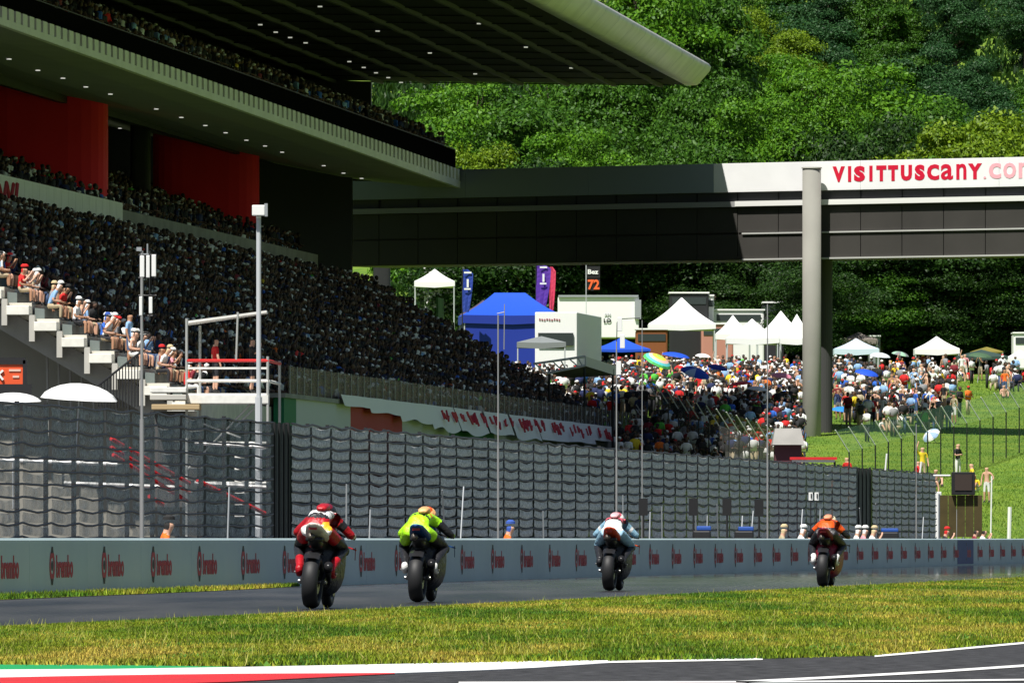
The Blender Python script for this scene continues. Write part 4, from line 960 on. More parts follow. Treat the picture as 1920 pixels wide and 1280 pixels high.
umbrella(1583,770,52,612,[cU('azure',(.02,.22,.7))],'azure blue parasol right of the columns',(.1,.1),8,.25)
umbrella(1746,816,36,585,[cU('pale',(.35,.5,.75)),M_tw],'pale blue parasol tilted steeply behind the mesh fence',(-.6,.5),8,.4)
umbrella(1318,668,30,690,[M_tw],'white parasol behind the yellow shirted person',(.1,.1),8,.3)
umbrella(1650,668,40,700,[cU('white2',(.75,.8,.85))],'pale parasol in front of the brown awning',(.1,.1),8,.3)
umbrella(1688,665,34,700,[cU('mint',(.3,.5,.35)),M_tg],'grey green parasol in the middle of the meadow',(.2,.1),8,.3)
umbrella(1625,700,46,640,[M_tb],'blue parasol in the crowd right of the dark column',(.2,.2),8,.25)
umbrella(1700,735,40,625,[M_tw],'white parasol in front of the loose meadow group',(.1,.2),8,.25)
umbrella(1345,690,40,615,[M_tb2],'dark blue parasol right of the striped one in the dense crowd',(.2,.2),8,.25)
umbrella(1465,705,40,612,[cU('rose',(.75,.25,.35))],'pink parasol in the dense crowd left of the pale column',(.1,.2),8,.25)
umbrella(1838,668,46,705,[cU('moss',(.06,.12,.06))],'dark green parasol on the upper right meadow',(.1,.1),8,.25)
# big white parasol behind the fence at the left
e = umbrella(148,748,148,325,[M_tw],'big white frilled parasol behind the left catch fence',(.06,.05),8,.34,3.0)
e = umbrella(24,752,110,318,[M_tw],'second white parasol at the left edge of the picture behind the fence',(0,.05),8,.25,3.0)
# feather flags
def feather(px, y0, y1, wpx, D, m, label, mk=None):
    k = D/F; x = (px-960)*k; zt_ = H+(1010-y0)*k; zb_ = H+(1010-y1)*k; e = empty('feather_flag', (x,D,gz(x,D)), label, 'flag', 'feather flags')
    q = MB(); q.bar((x-wpx*k/2,D,gz(x,D)), (x-wpx*k/2,D,zt_), .035, 0, 6); q.build('pole', M_dark, e)
    v = []; n = 10
    for i in range(n+1):
        t = i/n; z = zb_+(zt_-zb_)*t; w0 = wpx*k*(.62+.38*math.sin(t*PI*.55))
        if i == n: w0 *= .5
        for j in range(4): v.append((x-wpx*k/2+w0*j/3, D-.06*math.sin(j*1.5+t*5), z))
    q = MB(); q.add(v, [(i*4+j,i*4+j+1,(i+1)*4+j+1,(i+1)*4+j) for i in range(n) for j in range(3)]); q.build('cloth', m, e)
    if mk:
        q = MB(); zz = H+(1010-(y0+26))*k; q.box((x,D-.12,zz), (.12,.02,.5)); q.box((x-.02,D-.12,zz-.35), (.4,.02,.1)); q.box((x,D-.12,zz+.65), (.45,.02,.1)); q.build('emblem', M_white, e)
feather(877,505,585,20,695,mat('flag_blue',(.02,.05,.32),.7),'dark blue feather flag left of the blue tent',True)
feather(1019,495,580,28,700,mat('flag_violet',(.10,.03,.32),.7),'violet feather flag behind the right side of the blue tent',True)
feather(1036,500,585,12,704,mat('flag_red',(.65,.05,.10),.7),'narrow red feather flag beside the violet one')
D0 = 730.0; k_ = D0/F
FL = empty('flag', A(1100,640), 'black flag with white script and an orange number 72 under the bridge', 'flag')
q = MB(); q.bar(A(1099,640), A(1099,497), .03); q.build('pole', M_polep, FL)
q = MB(); q.box(A(1112,510), (26*k_,.03,22*k_)); q.build('black_field', M_blk, FL)
q = MB(); q.box(A(1113,534), (24*k_,.03,22*k_)); q.build('lower_field', M_blk, FL)
put_text('number', '72', mat('flag_orange',(.85,.13,.03),.7), FL, A(1102,543,-.05), (1,0,0), (0,0,1), (0,-1,0), 22*k_, 19*k_)
put_text('small_letters', 'Bez', M_tw, FL, A(1102,514,-.05), (1,0,0), (0,0,1), (0,-1,0), 20*k_, 9*k_)
# truss canopy at the far end of the stand
D0 = 575.0; k_ = D0/F
TU = empty('truss_canopy', A(1080,800), 'light steel truss platform with sloping side at the far end of the stand', 'canopy')
q = MB(); q.path([A(1000,682), A(1098,668)], .06); q.path([A(1025,700), A(1098,685)], .06); q.path([A(1098,668),A(1098,686)], .05); q.build('chord', M_white, TU)
for i in range(6):
    a_ = 1003+i*16; q = MB(); q.bar(A(a_,681-i*2.2), A(a_+10 if i % 2 else a_+20,700-i*2.6), .035); q.build('web_bar', M_white, TU)
q = MB(); q.hexa([A(1098,686),A(1158,702,4),A(1158,702,4)+Vector((0,.2,0)),A(1098,686,.2),A(1098,668),A(1158,684,4),A(1158,684,4)+Vector((0,.2,0)),A(1098,668,.2)]); q.build('side_panel', mat('truss_panel',(.7,.68,.6),.8), TU)
q = MB(); q.hexa([A(1025,699,.1),A(1098,685,.1),A(1158,701,4.1),A(1070,706,4.1),A(1025,697,.1),A(1098,683,.1),A(1158,699,4.1),A(1070,704,4.1)]); q.build('floor', M_conc, TU)
for px, dy in ((1030,.5),(1096,.3),(1150,3.6)):
    q = MB(); a = A(px,690,dy); q.bar((a.x,a.y,gz(a.x,a.y)), a, .07); q.build('prop', M_dark, TU)
# ------------------------------------------------------------------ green mesh fence with cranked arms on the meadow side
M_arm = mat('arm_pale', (.6,.62,.6), .6); M_gm = mat('fence_mesh_green', (.12,.28,.16), .9, alpha=.22); M_gm2 = mat('fence_mesh_grey', (.25,.26,.24), .9, alpha=.45)
def mesh_fence(px0, D0_, px1, D1_, n, hgt, m, label, zadd=(0,0)):
    e = empty('mesh_fence', ((px0-960)/F*D0_, D0_, gz((px0-960)/F*D0_, D0_)), label, 'fence', 'mesh fences with cranked arms')
    prev = None
    for i in range(n+1):
        t = i/n; px = px0+(px1-px0)*t; D = D0_+(D1_-D0_)*t; x = (px-960)/F*D; g0 = gz(x,D)+zadd[0]*(1-t)+zadd[1]*t
        q = MB(); q.bar((x,D,gz(x,D)-.3), (x,D,g0+hgt), .035, 0, 5); q.build('post', M_dark, e)
        q = MB(); q.bar((x,D,g0+hgt-.02), (x-.62,D-.5,g0+hgt+.95), .03, 0, 5); q.build('arm', M_arm, e)
        cur = (x, D, g0)
        if prev:
            q = MB(); q.add([(prev[0],prev[1],gz(*prev[:2])), (x,D,gz(x,D)), (x,D,g0+hgt), (prev[0],prev[1],prev[2]+hgt)], [(0,1,2,3)]); q.build('mesh_panel', m, e)
            q = MB(); q.add([(prev[0]-.01,prev[1],prev[2]+hgt), (x-.01,D,g0+hgt), (x-.6,D-.5,g0+hgt+.92), (prev[0]-.6,prev[1]-.5,prev[2]+hgt+.92)], [(0,1,2,3)]); q.build('mesh_top', m, e)
        prev = cur
mesh_fence(1592,500,1960,585,15,2.3,M_gm,'green mesh fence with slanting pale arms climbing the bank at the right')
mesh_fence(1196,600,1500,500,16,2.2,M_gm2,'grey mesh fence with slanting arms below the densest crowd left of the columns')
# ------------------------------------------------------------------ small trackside things
D0 = 405.0; k_ = D0/F
SB_ = empty('signal_board', A(1806,1005), 'black square signal board on brown boarding right of the catch fence', 'board')
q = MB(); q.box(A(1806,906), (44*k_,.3,43*k_)); q.build('frame', M_blk, SB_, bevel=.02)
q = MB(); q.box(A(1806,904,-.17), (32*k_,.02,30*k_)); q.build('screen', mat('screen_brown',(.05,.035,.03),.3), SB_)
for k in range(5):
    q = MB(); q.box(A(1770+k*16,967,.1), (15.2*k_,.06,78*k_)); q.build('board_plank', mat('boarding',(.06,.045,.012),.8,var=.2,scale=2), SB_)
q = MB(); q.bar(A(1750,891), A(1782,891), .03); q.build('arm', M_white, SB_)
for i, (px, y0, y1, lb) in enumerate([(1891,950,1004,'stout white post on the bank at the right'),(1857,892,960,'thin leaning white rod right of the black board'),(1660,850,868,'short white stake above the catch fence, left'),(1725,865,882,'short white stake above the catch fence near its end')]):
    L_ = 30.0; s = s_of(L_, px); P = TP(L_, s, 0); k = P.y/F; q = MB()
    z0 = 0 if y1 > 900 else ZF-.1
    q.bar((P.x,P.y,z0), (P.x+.05,P.y,H+(1010-y0)*k), .08 if i == 0 else .03, 0, 7); tag(q.build('marker_post', M_white), lb, 'post', 'white posts by the fence')
for i, (px, y0) in enumerate([(1206,950),(1300,950),(1363,950),(1423,952)]):
    P = TP(28.6, s_of(28.6,px), 0); k = P.y/F; z = H+(1010-y0)*k
    e = empty('marker_board', P, ['black marker board behind the third rider','black marker board, second of the row between the third and last rider','black marker board, third of the row','black marker board nearest to the last rider'][i], 'board', 'black marker boards behind the wall')
    q = MB(); q.box((P.x,P.y,z), (17*k,.06,32*k)); q.build('board', M_blk, e); q = MB(); q.bar((P.x,P.y,0), (P.x,P.y,z-14*k), .03, 0, 5); q.build('stand', M_dark, e)
for px, lb in ((1520,'white number plate with a narrow black opening, behind the last rider'),(1531,'second white plate beside the first behind the last rider')):
    P = TP(28.7, s_of(28.7,px), 0); k = P.y/F; z = H+(1010-930)*k; e = empty('white_plate', P, lb, 'sign', 'white plates')
    q = MB(); q.box((P.x,P.y,z), (7.5*k,.05,15*k)); q.build('plate', M_white, e); q = MB(); q.box((P.x+1*k,P.y-.04,z+1*k), (2.2*k,.02,8*k)); q.build('mark', M_blk, e)
    q = MB(); q.bar((P.x,P.y,0), (P.x,P.y,z-6*k), .02, 0, 5); q.build('stand', M_dark, e)
for px, wd, lb in ((1316,34,'blue tyre stack cover left'),(1395,36,'blue equipment cover between the marker boards'),(1665,40,'blue covered machine near the end of the fence')):
    P = TP(28.3, s_of(28.3,px), 0); k = P.y/F; e = empty('equipment_case', P, lb if 'cover between' in lb else lb+' behind the wall', 'case', 'blue covered cases')
    q = MB(); q.box((P.x,P.y,.55), (wd*k,.6,1.1)); q.build('case', M_dark, e, bevel=.05); q = MB(); q.box((P.x+.05,P.y-.02,1.15), (wd*k*.8,.55,.12)); q.build('cover', mat('cover_blue',(.02,.08,.35),.6), e, bevel=.03)
q = MB(); P = bx(1525); P = TP(33.5, s_of(33.5,1525), 0); k = P.y/F
e = empty('red_canopy', P, 'long red trimmed canopy edge at the foot of the pale column', 'canopy')
q.box((P.x,P.y,H+(1010-859)*k), (88*k,.5,5*k)); q.build('edge', M_kr, e); q = MB(); q.box((P.x,P.y+.1,H+(1010-864)*k), (80*k,.6,4*k)); q.build('trim', M_white, e)
for sx in (-40,40):
    q = MB(); q.bar((P.x+sx*k,P.y,0),(P.x+sx*k,P.y,H+(1010-864)*k),.04,0,5); q.build('prop', M_dark, e)
P = TP(36, s_of(36,1478), 0); k = P.y/F; zt_ = H+(1010-818)*k
e = empty('kiosk', P, 'dark red and grey kiosk behind the fence left of the pale column', 'kiosk')
q = MB(); q.box((P.x,P.y+1,(zt_-.25)/2), (50*k,2,zt_-.25)); q.build('body', mat('kiosk_maroon',(.10,.03,.04),.7), e); q = MB(); q.hexa([(P.x-30*k,P.y-.3,zt_-.3),(P.x+30*k,P.y-.3,zt_-.3),(P.x+30*k,P.y+2.2,zt_-.3),(P.x-30*k,P.y+2.2,zt_-.3),(P.x-24*k,P.y+.3,zt_+.3),(P.x+24*k,P.y+.3,zt_+.3),(P.x+24*k,P.y+1.8,zt_+.3),(P.x-24*k,P.y+1.8,zt_+.3)]); q.build('roof', M_conc, e)
RR = empty('red_stair', TP(34,190), 'red diagonal stair rails seen through the left catch fence', 'stair')
for (a0, b0, a1, b1) in [(208,822,350,905),(208,838,350,922),(212,852,345,938),(370,900,520,975),(280,930,300,945)]:
    Dm = 236.0; kq = Dm/F; q = MB(); q.bar(((a0-960)*kq,Dm,H+(1010-b0)*kq), ((a1-960)*kq,Dm+2,H+(1010-b1)*kq), .045, 0, 5); q.build('rail', M_kr, RR)
for (a0, a1, b0) in [(0,220,862),(120,330,905),(365,500,830),(365,500,905)]:
    Dm = 238.0; kq = Dm/F; q = MB(); q.bar(((a0-960)*kq,Dm,H+(1010-b0)*kq), ((a1-960)*kq,Dm,H+(1010-b0-8)*kq), .04, 0, 5); q.build('pale_edge', M_white, RR)
# paved strips behind the wall and under the stand
sheet('service_road', [TP(27.32,60), TP(27.32,422), TP(33.5,422), SP(48.3,412), SP(48.3,600), SP(90,600), SP(90,120), TP(60,60)], .006, mat('service_paving',(.10,.10,.10),.9,var=.2,scale=.5))
# ------------------------------------------------------------------ people
SK = [mat('skin_light',(.62,.36,.25),.6), mat('skin_tan',(.42,.22,.13),.6)]
def cm(n, c): return mat('cloth_'+n, c, .85)
SH = {'white':(.78,.78,.76),'black':(.02,.02,.022),'red':(.62,.02,.02),'navy':(.02,.03,.10),'blue':(.03,.13,.55),'light blue':(.25,.42,.68),'grey':(.25,.25,.26),'yellow':(.80,.58,.03),'green':(.10,.50,.06),'pink':(.72,.30,.34),'orange':(.78,.16,.02),'khaki':(.40,.34,.22),'maroon':(.20,.02,.03)}
M_hair = [mat('hair_dark',(.025,.018,.014),.7), mat('hair_brown',(.10,.055,.03),.7)]
def stand_joints(a='down', s=0):
    J = {'pelvis':(0,0,.95,.125,.10),'belly':(0,.01,1.12,.12,.095),'chest':(0,.01,1.32,.15,.105),'neck':(0,.01,1.48,.06),'jaw':(0,.035,1.585,.098),'head':(0,.02,1.67,.118),
     'hipL':(-.09,0,.88,.09),'hipR':(.09,0,.88,.09),'kneeL':(-.11,.03,.48,.06),'kneeR':(.11,.03,.48,.06),'ankL':(-.12,-.01,.09,.042),'ankR':(.12,-.01,.09,.042),'toeL':(-.13,.13,.035,.035),'toeR':(.13,.13,.035,.035),
     'shL':(-.18,0,1.41,.058),'shR':(.18,0,1.41,.058)}
    arms = {'down':((-.25,.0,1.14),(-.26,.08,.90),(-.26,.10,.82)),'hip':((-.34,-.03,1.17),(-.2,.06,1.0),(-.15,.1,.97)),'up':((-.30,.1,1.62),(-.22,.12,1.86),(-.2,.12,1.95)),'cam':((-.25,.16,1.24),(-.10,.28,1.50),(-.05,.28,1.58)),'cross':((-.24,.06,1.15),(-.08,.2,1.18),(.05,.2,1.2)),'hold':((-.24,.08,1.15),(-.14,.3,1.12),(-.09,.36,1.13))}
    al, ar = (a, a) if isinstance(a, str) else a
    for side, k in (('L',al),('R',ar)):
        sg = 1 if side == 'L' else -1; e, w_, h_ = arms[k]
        J['elb'+side] = (e[0]*sg,e[1],e[2],.044); J['wri'+side] = (w_[0]*sg,w_[1],w_[2],.03); J['han'+side] = (h_[0]*sg,h_[1],h_[2],.036)
    if s == 1:
        J['kneeL'] = (-.12,.22,.50,.06); J['ankL'] = (-.12,.14,.10,.042); J['toeL'] = (-.13,.28,.04,.035); J['ankR'] = (.12,-.2,.10,.042); J['toeR'] = (.13,-.06,.035,.035)
    return J
def sit_joints(a='down', lean=.0, low=False):
    J = stand_joints(a); K = {}
    for k, v in J.items():
        z = v[2]-.50; y = v[1]+lean*max(0, v[2]-.95)
        K[k] = (v[0], y, z, *v[3:])
    K['pelvis'] = (0,0,.50,.13,.11)
    for s, sg in (('L',-1),('R',1)):
        K['hip'+s] = (sg*.10,.06,.46,.095); K['knee'+s] = (sg*.15,.46,.47,.065); K['ank'+s] = (sg*.14,.44,.07,.042); K['toe'+s] = (sg*.15,.58,.03,.035)
        if low:
            K['hip'+s] = (sg*.10,.06,.10,.09); K['knee'+s] = (sg*.2,.40,.42,.06); K['ank'+s] = (sg*.15,.62,.06,.042); K['toe'+s] = (sg*.16,.75,.06,.035)
    if low:
        for k in K:
            if k[:3] in ('pel','bel','che','nec','jaw','hea','shL','shR','elb','wri','han'): v = K[k]; K[k] = (v[0],v[1],v[2]-.38,*v[3:])
    return K
PE = [('pelvis','belly'),('belly','chest'),('chest','neck'),('neck','jaw'),('jaw','head')]
for s in 'LR': PE += [('pelvis','hip'+s),('hip'+s,'knee'+s),('knee'+s,'ank'+s),('ank'+s,'toe'+s),('chest','sh'+s),('sh'+s,'elb'+s),('elb'+s,'wri'+s),('wri'+s,'han'+s)]
def pmat(J, shorts, bare, hat):
    hz = J['head'][2]
    def f(c, n):
        a, b_, t = n
        if a in ('jaw',) or b_ in ('jaw','head') or (a == 'head'):
            return 3 if (c.z > hz+.03 or (c.y < J['head'][1]-.03 and c.z > hz-.13)) else 0
        if a == 'chest' and b_ == 'neck': return 1 if t < .85 and not bare else 0
        if a.startswith('wri') : return 0
        if a.startswith('elb'): return 0
        if a.startswith('sh'): return (1 if t < .75 else 0) if not bare else 0
        if a.startswith('ank'): return 4
        if a.startswith('knee'): return (0 if shorts else 2) if t < .85 else 4
        if a.startswith('hip'): return 2 if (not shorts or t < .85) else 0
        if a == 'pelvis': return 2 if b_ != 'belly' or t < .35 else (0 if bare else 1)
        return 0 if bare else 1
    return f
M_shoe = mat('shoe_dark', (.03,.03,.03), .6)
M_trs = {'dark':cm('trouser_dark',(.025,.025,.03)),'denim':cm('denim',(.06,.10,.20)),'beige':cm('beige',(.42,.34,.22)),'grey2':cm('shorts_grey',(.16,.16,.17)),'white2':cm('shorts_white',(.7,.7,.68))}
PT = {}
def ptemplate(key, J, shorts=True, bare=False, hat=False):
    PT[key] = skin_mesh('body', J, PE, 1, pmat(J, shorts, bare, hat), [SK[0]]*5)
ptemplate('st_down', stand_joints('down')); ptemplate('st_hip', stand_joints('hip')); ptemplate('st_up', stand_joints(('down','up')))
ptemplate('st_cam', stand_joints('cam')); ptemplate('st_cross', stand_joints('cross'), shorts=False); ptemplate('st_walk', stand_joints(('down','hold'),1)); ptemplate('st_bare', stand_joints(('hip','down')), bare=True)
ptemplate('si_lap', sit_joints('hold',.2)); ptemplate('si_cam', sit_joints('cam',.25)); ptemplate('si_lean', sit_joints('hold',.6), shorts=False); ptemplate('si_bare', sit_joints(('down','hold'),.3), bare=True); ptemplate('si_low', sit_joints('hold',.35,True)); ptemplate('si_lowb', sit_joints(('down','hold'),.1,True), bare=True)
HATM = {'white cap':cm('hat_white',(.8,.8,.78)),'red cap':cm('hat_red',(.6,.02,.02)),'black cap':cm('hat_black',(.02,.02,.02)),'yellow cap':cm('hat_yellow',(.8,.6,.03)),'blue cap':cm('hat_blue',(.04,.1,.4)),'dark hair':M_hair[0],'brown hair':M_hair[1],'straw hat':cm('hat_straw',(.6,.48,.28))}
CACHE = {}
def person_mesh(t, shirt, tr, hat, sk):
    key = (t, shirt, tr, hat, sk)
    if key not in CACHE:
        me = PT[t].copy(); me.name = 'body'
        for i, m in enumerate([SK[sk], cm(shirt.replace(' ','_'), SH[shirt]), M_trs[tr], HATM[hat], M_shoe]): me.materials[i] = m
        CACHE[key] = me
    return CACHE[key]
q = MB(); q.loft([[(.10*math.cos(t), .11*math.sin(t), 0) for t in [2*PI*k/12 for k in range(12)]], [(.10*math.cos(t), .10*math.sin(t), .05) for t in [2*PI*k/12 for k in range(12)]], [(.05*math.cos(t), .05*math.sin(t), .09) for t in [2*PI*k/12 for k in range(12)]]])
q.add([(-.08,.08,.01),(.08,.08,.01),(.06,.21,0),(-.06,.21,0)], [(0,1,2,3)]); o = q.build('t', M_white); CAPM = o.data; bpy.data.objects.remove(o)
HEADZ = {'st':1.70,'si_lap':1.21,'si_cam':1.21,'si_lean':1.2,'si_bare':1.21,'si_low':.83,'si_lowb':.83}
capc = {}
def person(t, P, rz, shirt, tr, hat, sk, label, group, sc=1.0):
    bare = t in ('st_bare','si_bare','si_lowb')
    o = bpy.data.objects.new('person', person_mesh(t, shirt, tr, hat, sk)); COL.objects.link(o); o.location = P; o.rotation_euler = (0,0,rz); o.scale = (sc,)*3
    tag(o, label, 'person', group)
    return o
def add_cap(o, t, hat):
    if 'hair' in hat: return
    if hat not in capc:
        m = CAPM.copy(); m.materials[0] = HATM[hat]; capc[hat] = m
    J = {'si_lean':(0,.45),'si_low':(0,.27),'si_lowb':(0,.1),'si_lap':(0,.16),'si_cam':(0,.2),'si_bare':(0,.24)}
    hz = HEADZ.get(t, HEADZ['st']); y = J.get(t, (0,.02))[1]
    c = bpy.data.objects.new('cap', capc[hat]); COL.objects.link(c); c.parent = o; c.location = (0, y, hz)
def describe(t, shirt, tr, hat):
    pose = {'st_down':'standing','st_hip':'hands on hips','st_up':'one arm raised','st_cam':'taking a picture','st_cross':'arms folded','st_walk':'walking','st_bare':'bare chested','si_lap':'sitting','si_cam':'seated with camera','si_lean':'leaning forward','si_bare':'sitting bare chested','si_low':'sitting on the grass','si_lowb':'sitting bare chested on grass'}[t]
    if t in ('st_bare','si_bare','si_lowb'): return f'person {pose}, {hat}, {tr_name(tr)}'
    return f'person in {shirt} shirt, {hat}, {pose}'
def tr_name(t): return {'dark':'dark shorts','denim':'blue shorts','beige':'beige shorts','grey2':'grey shorts','white2':'white shorts'}[t]
# --- sunlit people on the near end steps (hand placed)
gS = 'spectators on the near end of the stand'
face = -PI/2-TS
def zstep(L): return ZF0+int(max(0, (L-48.4)/RUN))*RISE
front = [ # px, py of the seat, pose, shirt, trousers, hat, label
 (20,505,'si_cam','red','grey2','red cap','person in red shirt and red cap photographing, highest on the sunlit steps'),
 (44,512,'si_lap','red','beige','red cap','second person in red, just right of the topmost photographer'),
 (92,545,'si_lean','light blue','beige','white cap','person in light blue shirt and white cap leaning forward on the steps'),
 (130,570,'si_lap','white','dark','white cap','person in cream shirt and white cap holding something to the mouth'),
 (150,592,'si_bare','light blue','denim','dark hair','bare shouldered person in blue behind the front rows'),
 (166,583,'si_lap','navy','dark','white cap','person in navy shirt with white cap on the steps'),
 (188,600,'si_lean','white','beige','white cap','person in white with white cap bent over, middle of the sunlit rows'),
 (200,604,'si_cam','khaki','dark','white cap','person in khaki using binoculars in the sunlit rows'),
 (222,630,'si_lap','white','white2','white cap','person in bright white shirt left of the antenna mast'),
 (246,628,'si_lap','white','dark','yellow cap','person in white with dark yellow cap by the antenna mast'),
 (243,660,'si_bare','pink','beige','dark hair','bare backed person with dark hair below the antenna mast'),
 (262,672,'st_down','light blue','denim','dark hair','person in pale blue standing at the mast foot'),
 (280,650,'si_lap','maroon','dark','red cap','person in maroon with a red cap right of the mast'),
 (298,668,'si_bare','pink','dark','dark hair','bare chested person on the lowest sunlit row'),
 (318,675,'si_lean','white','dark','straw hat','person in white with straw hat on the lowest sunlit row'),
 (300,700,'si_lap','grey','beige','brown hair','person in grey sitting above the landing slabs'),
 (322,712,'si_lean','maroon','white2','dark hair','person in maroon at the end of the landing'),
 (338,690,'si_lap','red','dark','white cap','person in red with white cap beside the camera platform'),
 (210,612,'si_lap','black','dark','dark hair','person in black shirt among the sunlit rows'),
 (114,560,'si_lap','grey','grey2','straw hat','person in grey with straw hat behind the cream shirt'),
 (8,492,'si_lap','white','dark','dark hair','person in white shirt cut by the left picture edge'),
 (176,578,'si_cam','blue','dark','blue cap','person in blue shirt and blue cap in the upper sunlit row'),
 (232,607,'si_lap','navy','dark','white cap','person in navy with white cap high beside the mast')]
for i, (px, py, t, sh, tr, hat, lb) in enumerate(front):
    # find the step whose tread meets this bearing
    best = None
    for kk_ in range(0, 14):
        L = 48.4+kk_*RUN+.55; s = s_of(L, px, TS)
        P = SP(L, s, 0); z = H+(1010-py)/F*P.y-.45
        e_ = abs(z-(ZF0+kk_*RISE)) + (100 if s < SA+.2 else 0)
        if best is None or e_ < best[0]: best = (e_, L, s, ZF0+kk_*RISE)
    s = SA+.35+.75*(i % 3 if i >= 18 or i in (4,7,9) else 0); a_ = (px-960)/F
    L = s*(math.sin(TS)-a_*math.cos(TS))/(math.cos(TS)+a_*math.sin(TS)); kk_ = max(0, int((L-48.4)/RUN)); L = 48.4+kk_*RUN+.5; z = ZF0+kk_*RISE
    if t.startswith('si'): z -= .06
    P = SP(L, s, z)
    o = person(t, P, face+random.uniform(-.3,.3), sh, tr, hat, i % 2, lb, gS, sc=1.13); add_cap(o, t, hat)
occupied = [(o.location.x, o.location.y) for o in COL.objects if o.name.startswith('person')]
rr_ = random.Random(17)
ordn = ['lowest','second','third','fourth','fifth','sixth','seventh','eighth','ninth','tenth','eleventh']
for kk_ in range(0, 9):
    for c_, ss_ in enumerate((1.15, 1.9, 2.7, 3.5)):
        if rr_.random() < .08: continue
        t = rr_.choice(['si_lap','si_cam','si_lean','si_lap','si_bare']); sh = rr_.choice(['white','white','white','light blue','grey','black','navy','red','pink','khaki','blue']); hat = rr_.choice(['white cap','white cap','dark hair','brown hair','black cap','straw hat','red cap'])
        L = 48.4+kk_*RUN+.5+rr_.uniform(-.08,.08); P = SP(L, SA+ss_+rr_.uniform(-.1,.1), ZF0+kk_*RISE-.05)
        lb = (f'person with bare arms, {hat}' if t == 'si_bare' else f'person in {sh}, {hat}')+f', {ordn[kk_]} sunlit row, {("second","third","fourth","fifth")[c_]} from the aisle'
        o = person(t, P, face+rr_.uniform(-.35,.35), sh, rr_.choice(['dark','denim','beige']), hat, kk_ % 2, lb, gS, sc=1.06); add_cap(o, t, hat)
# --- commentator on the camera platform
D0 = 352.0; k_ = D0/F
a = A(402,737,.8); o = person('st_down', (a.x,a.y,a.z), -1.2, 'red', 'dark', 'dark hair', 0, 'person in red overalls standing on the camera platform behind the red rail', None)
a = A(470,737,1.0); 
o = person('st_cam', (a.x,a.y,a.z), -1.4, 'black', 'dark', 'black cap', 0, 'person in black standing at the right of the camera platform', None)
# --- crowd kinds for the meadow
gM = 'spectators standing and sitting on the meadow'
r = random.Random(99)
shl = ['white']*9+['black']*6+['red']*5+['grey']*2+['navy']*2+['blue']*2+['light blue']*2+['yellow','green','pink','orange','khaki','maroon','pink']
hts = ['dark hair']*5+['white cap']*4+['brown hair']*3+['red cap','black cap','yellow cap','straw hat']
tsl = ['st_down','st_hip','st_up','st_cam','st_cross','st_walk','st_bare','st_down','st_bare','si_low','si_low','si_lowb','si_lowb']
combo = {}
def pick():
    t = r.choice(tsl); return t, r.choice(shl), r.choice(list(M_trs)), r.choice(hts), int(r.random() < .4)
# meadow density as fields in bearings
spots = []
def zone(n, px0, px1, D0_, D1_, lab, filt=None, only=None):
    c = 0; tries = 0
    while c < n and tries < n*60:
        tries += 1; px = r.uniform(px0, px1); D = r.uniform(D0_, D1_); x = (px-960)/F*D
        if filt and not filt(px, D): continue
        if any(abs(x-a_)+abs(D-b_)*.5 < .5 for a_, b_, *_ in spots): continue
        spots.append((x, D, lab, only)); c += 1
zone(52, 1195,1500, 606,650, 'front of the dense crowd')
zone(34, 1195,1505, 642,664, 'middle of the dense crowd')
zone(20, 1200,1505, 680,704, 'back of the crowd near gazebos')
zone(18, 1560,1640, 606,700, 'right of the dark column')
zone(12, 1640,1680, 590,640, 'below the open grass')
zone(14, 1680,1790, 600,640, 'just above the green fence')
zone(16, 1670,1770, 636,705, 'on the open meadow')
zone(6, 1600,1860, 722,750, 'at the edge of the wood')
zone(5, 1800,1850, 720,735, 'by the dark green awning')
zone(6, 1880,1916, 640,672, 'at the right picture edge', only='orange')
zone(8, 1690,1860, 500,545, 'on the lower bank')
zone(8, 1560,1600, 480,520, 'at the foot of the columns')
used = {}
for x, D, lab, only in spots[:320]:
    t, sh, tr, hat, sk = pick()
    if only and r.random() < .6: sh = only
    lb = describe(t, sh, tr, hat)+', '+lab; q_ = 0
    while lb in used and q_ < 40:
        t, sh, tr, hat, sk = pick(); lb = describe(t, sh, tr, hat)+', '+lab; q_ += 1
    used[lb] = 1
    o = person(t, (x, D, gz(x, D)), r.uniform(-PI*.95,PI*.95) if r.random() < .3 else PI+r.uniform(-.6,.6)-.3, sh, tr, hat, sk, lb, gM, sc=r.uniform(.93,1.06))
# a few people behind the wall beside the fence
gW = 'marshals and photographers behind the barrier wall'
for px, L, t, sh, hat, lb in [(1494,28.1,'st_cam','white','white cap','person in white ducking behind the wall left of the last rider'),(1600,28.2,'st_hip','white','white cap','marshal in white with a white cap, first right of the last rider'),(1613,28.1,'st_down','pink','white cap','marshal in pink leaning over the wall right of the last rider'),(1628,28.3,'st_cam','white','straw hat','photographer in white beside the dark gate'),(944,28.4,'st_down','orange','blue cap','marshal in orange with blue cap behind the wall between second and third rider'),(300,28.4,'st_down','orange','black cap','marshal in orange vest behind the wall left of the first rider'),(1765,28.3,'st_cam','black','red cap','photographer in black with red cap right of the white end post'),(1836,28.3,'st_cam','white','dark hair','photographer in white behind the wall at the right'),(1822,28.2,'st_hip','maroon','dark hair','crouched person in maroon beside the photographer at the right'),(1460,28.4,'st_down','khaki','straw hat','person in khaki behind the wall, between the last two riders')]:
    s = s_of(L, px); P = TP(L, s, 0); P.z = -.42 if 'duck' not in lb else -.55
    P.z = 0; o = person({'st_cam':'si_cam','st_hip':'si_lap','st_down':'si_lap'}[t], P, -1.4, sh, 'dark', hat, 0, lb, gW); o.location.z = .0; add_cap(o, {'st_cam':'si_cam','st_hip':'si_lap','st_down':'si_lap'}[t], hat)
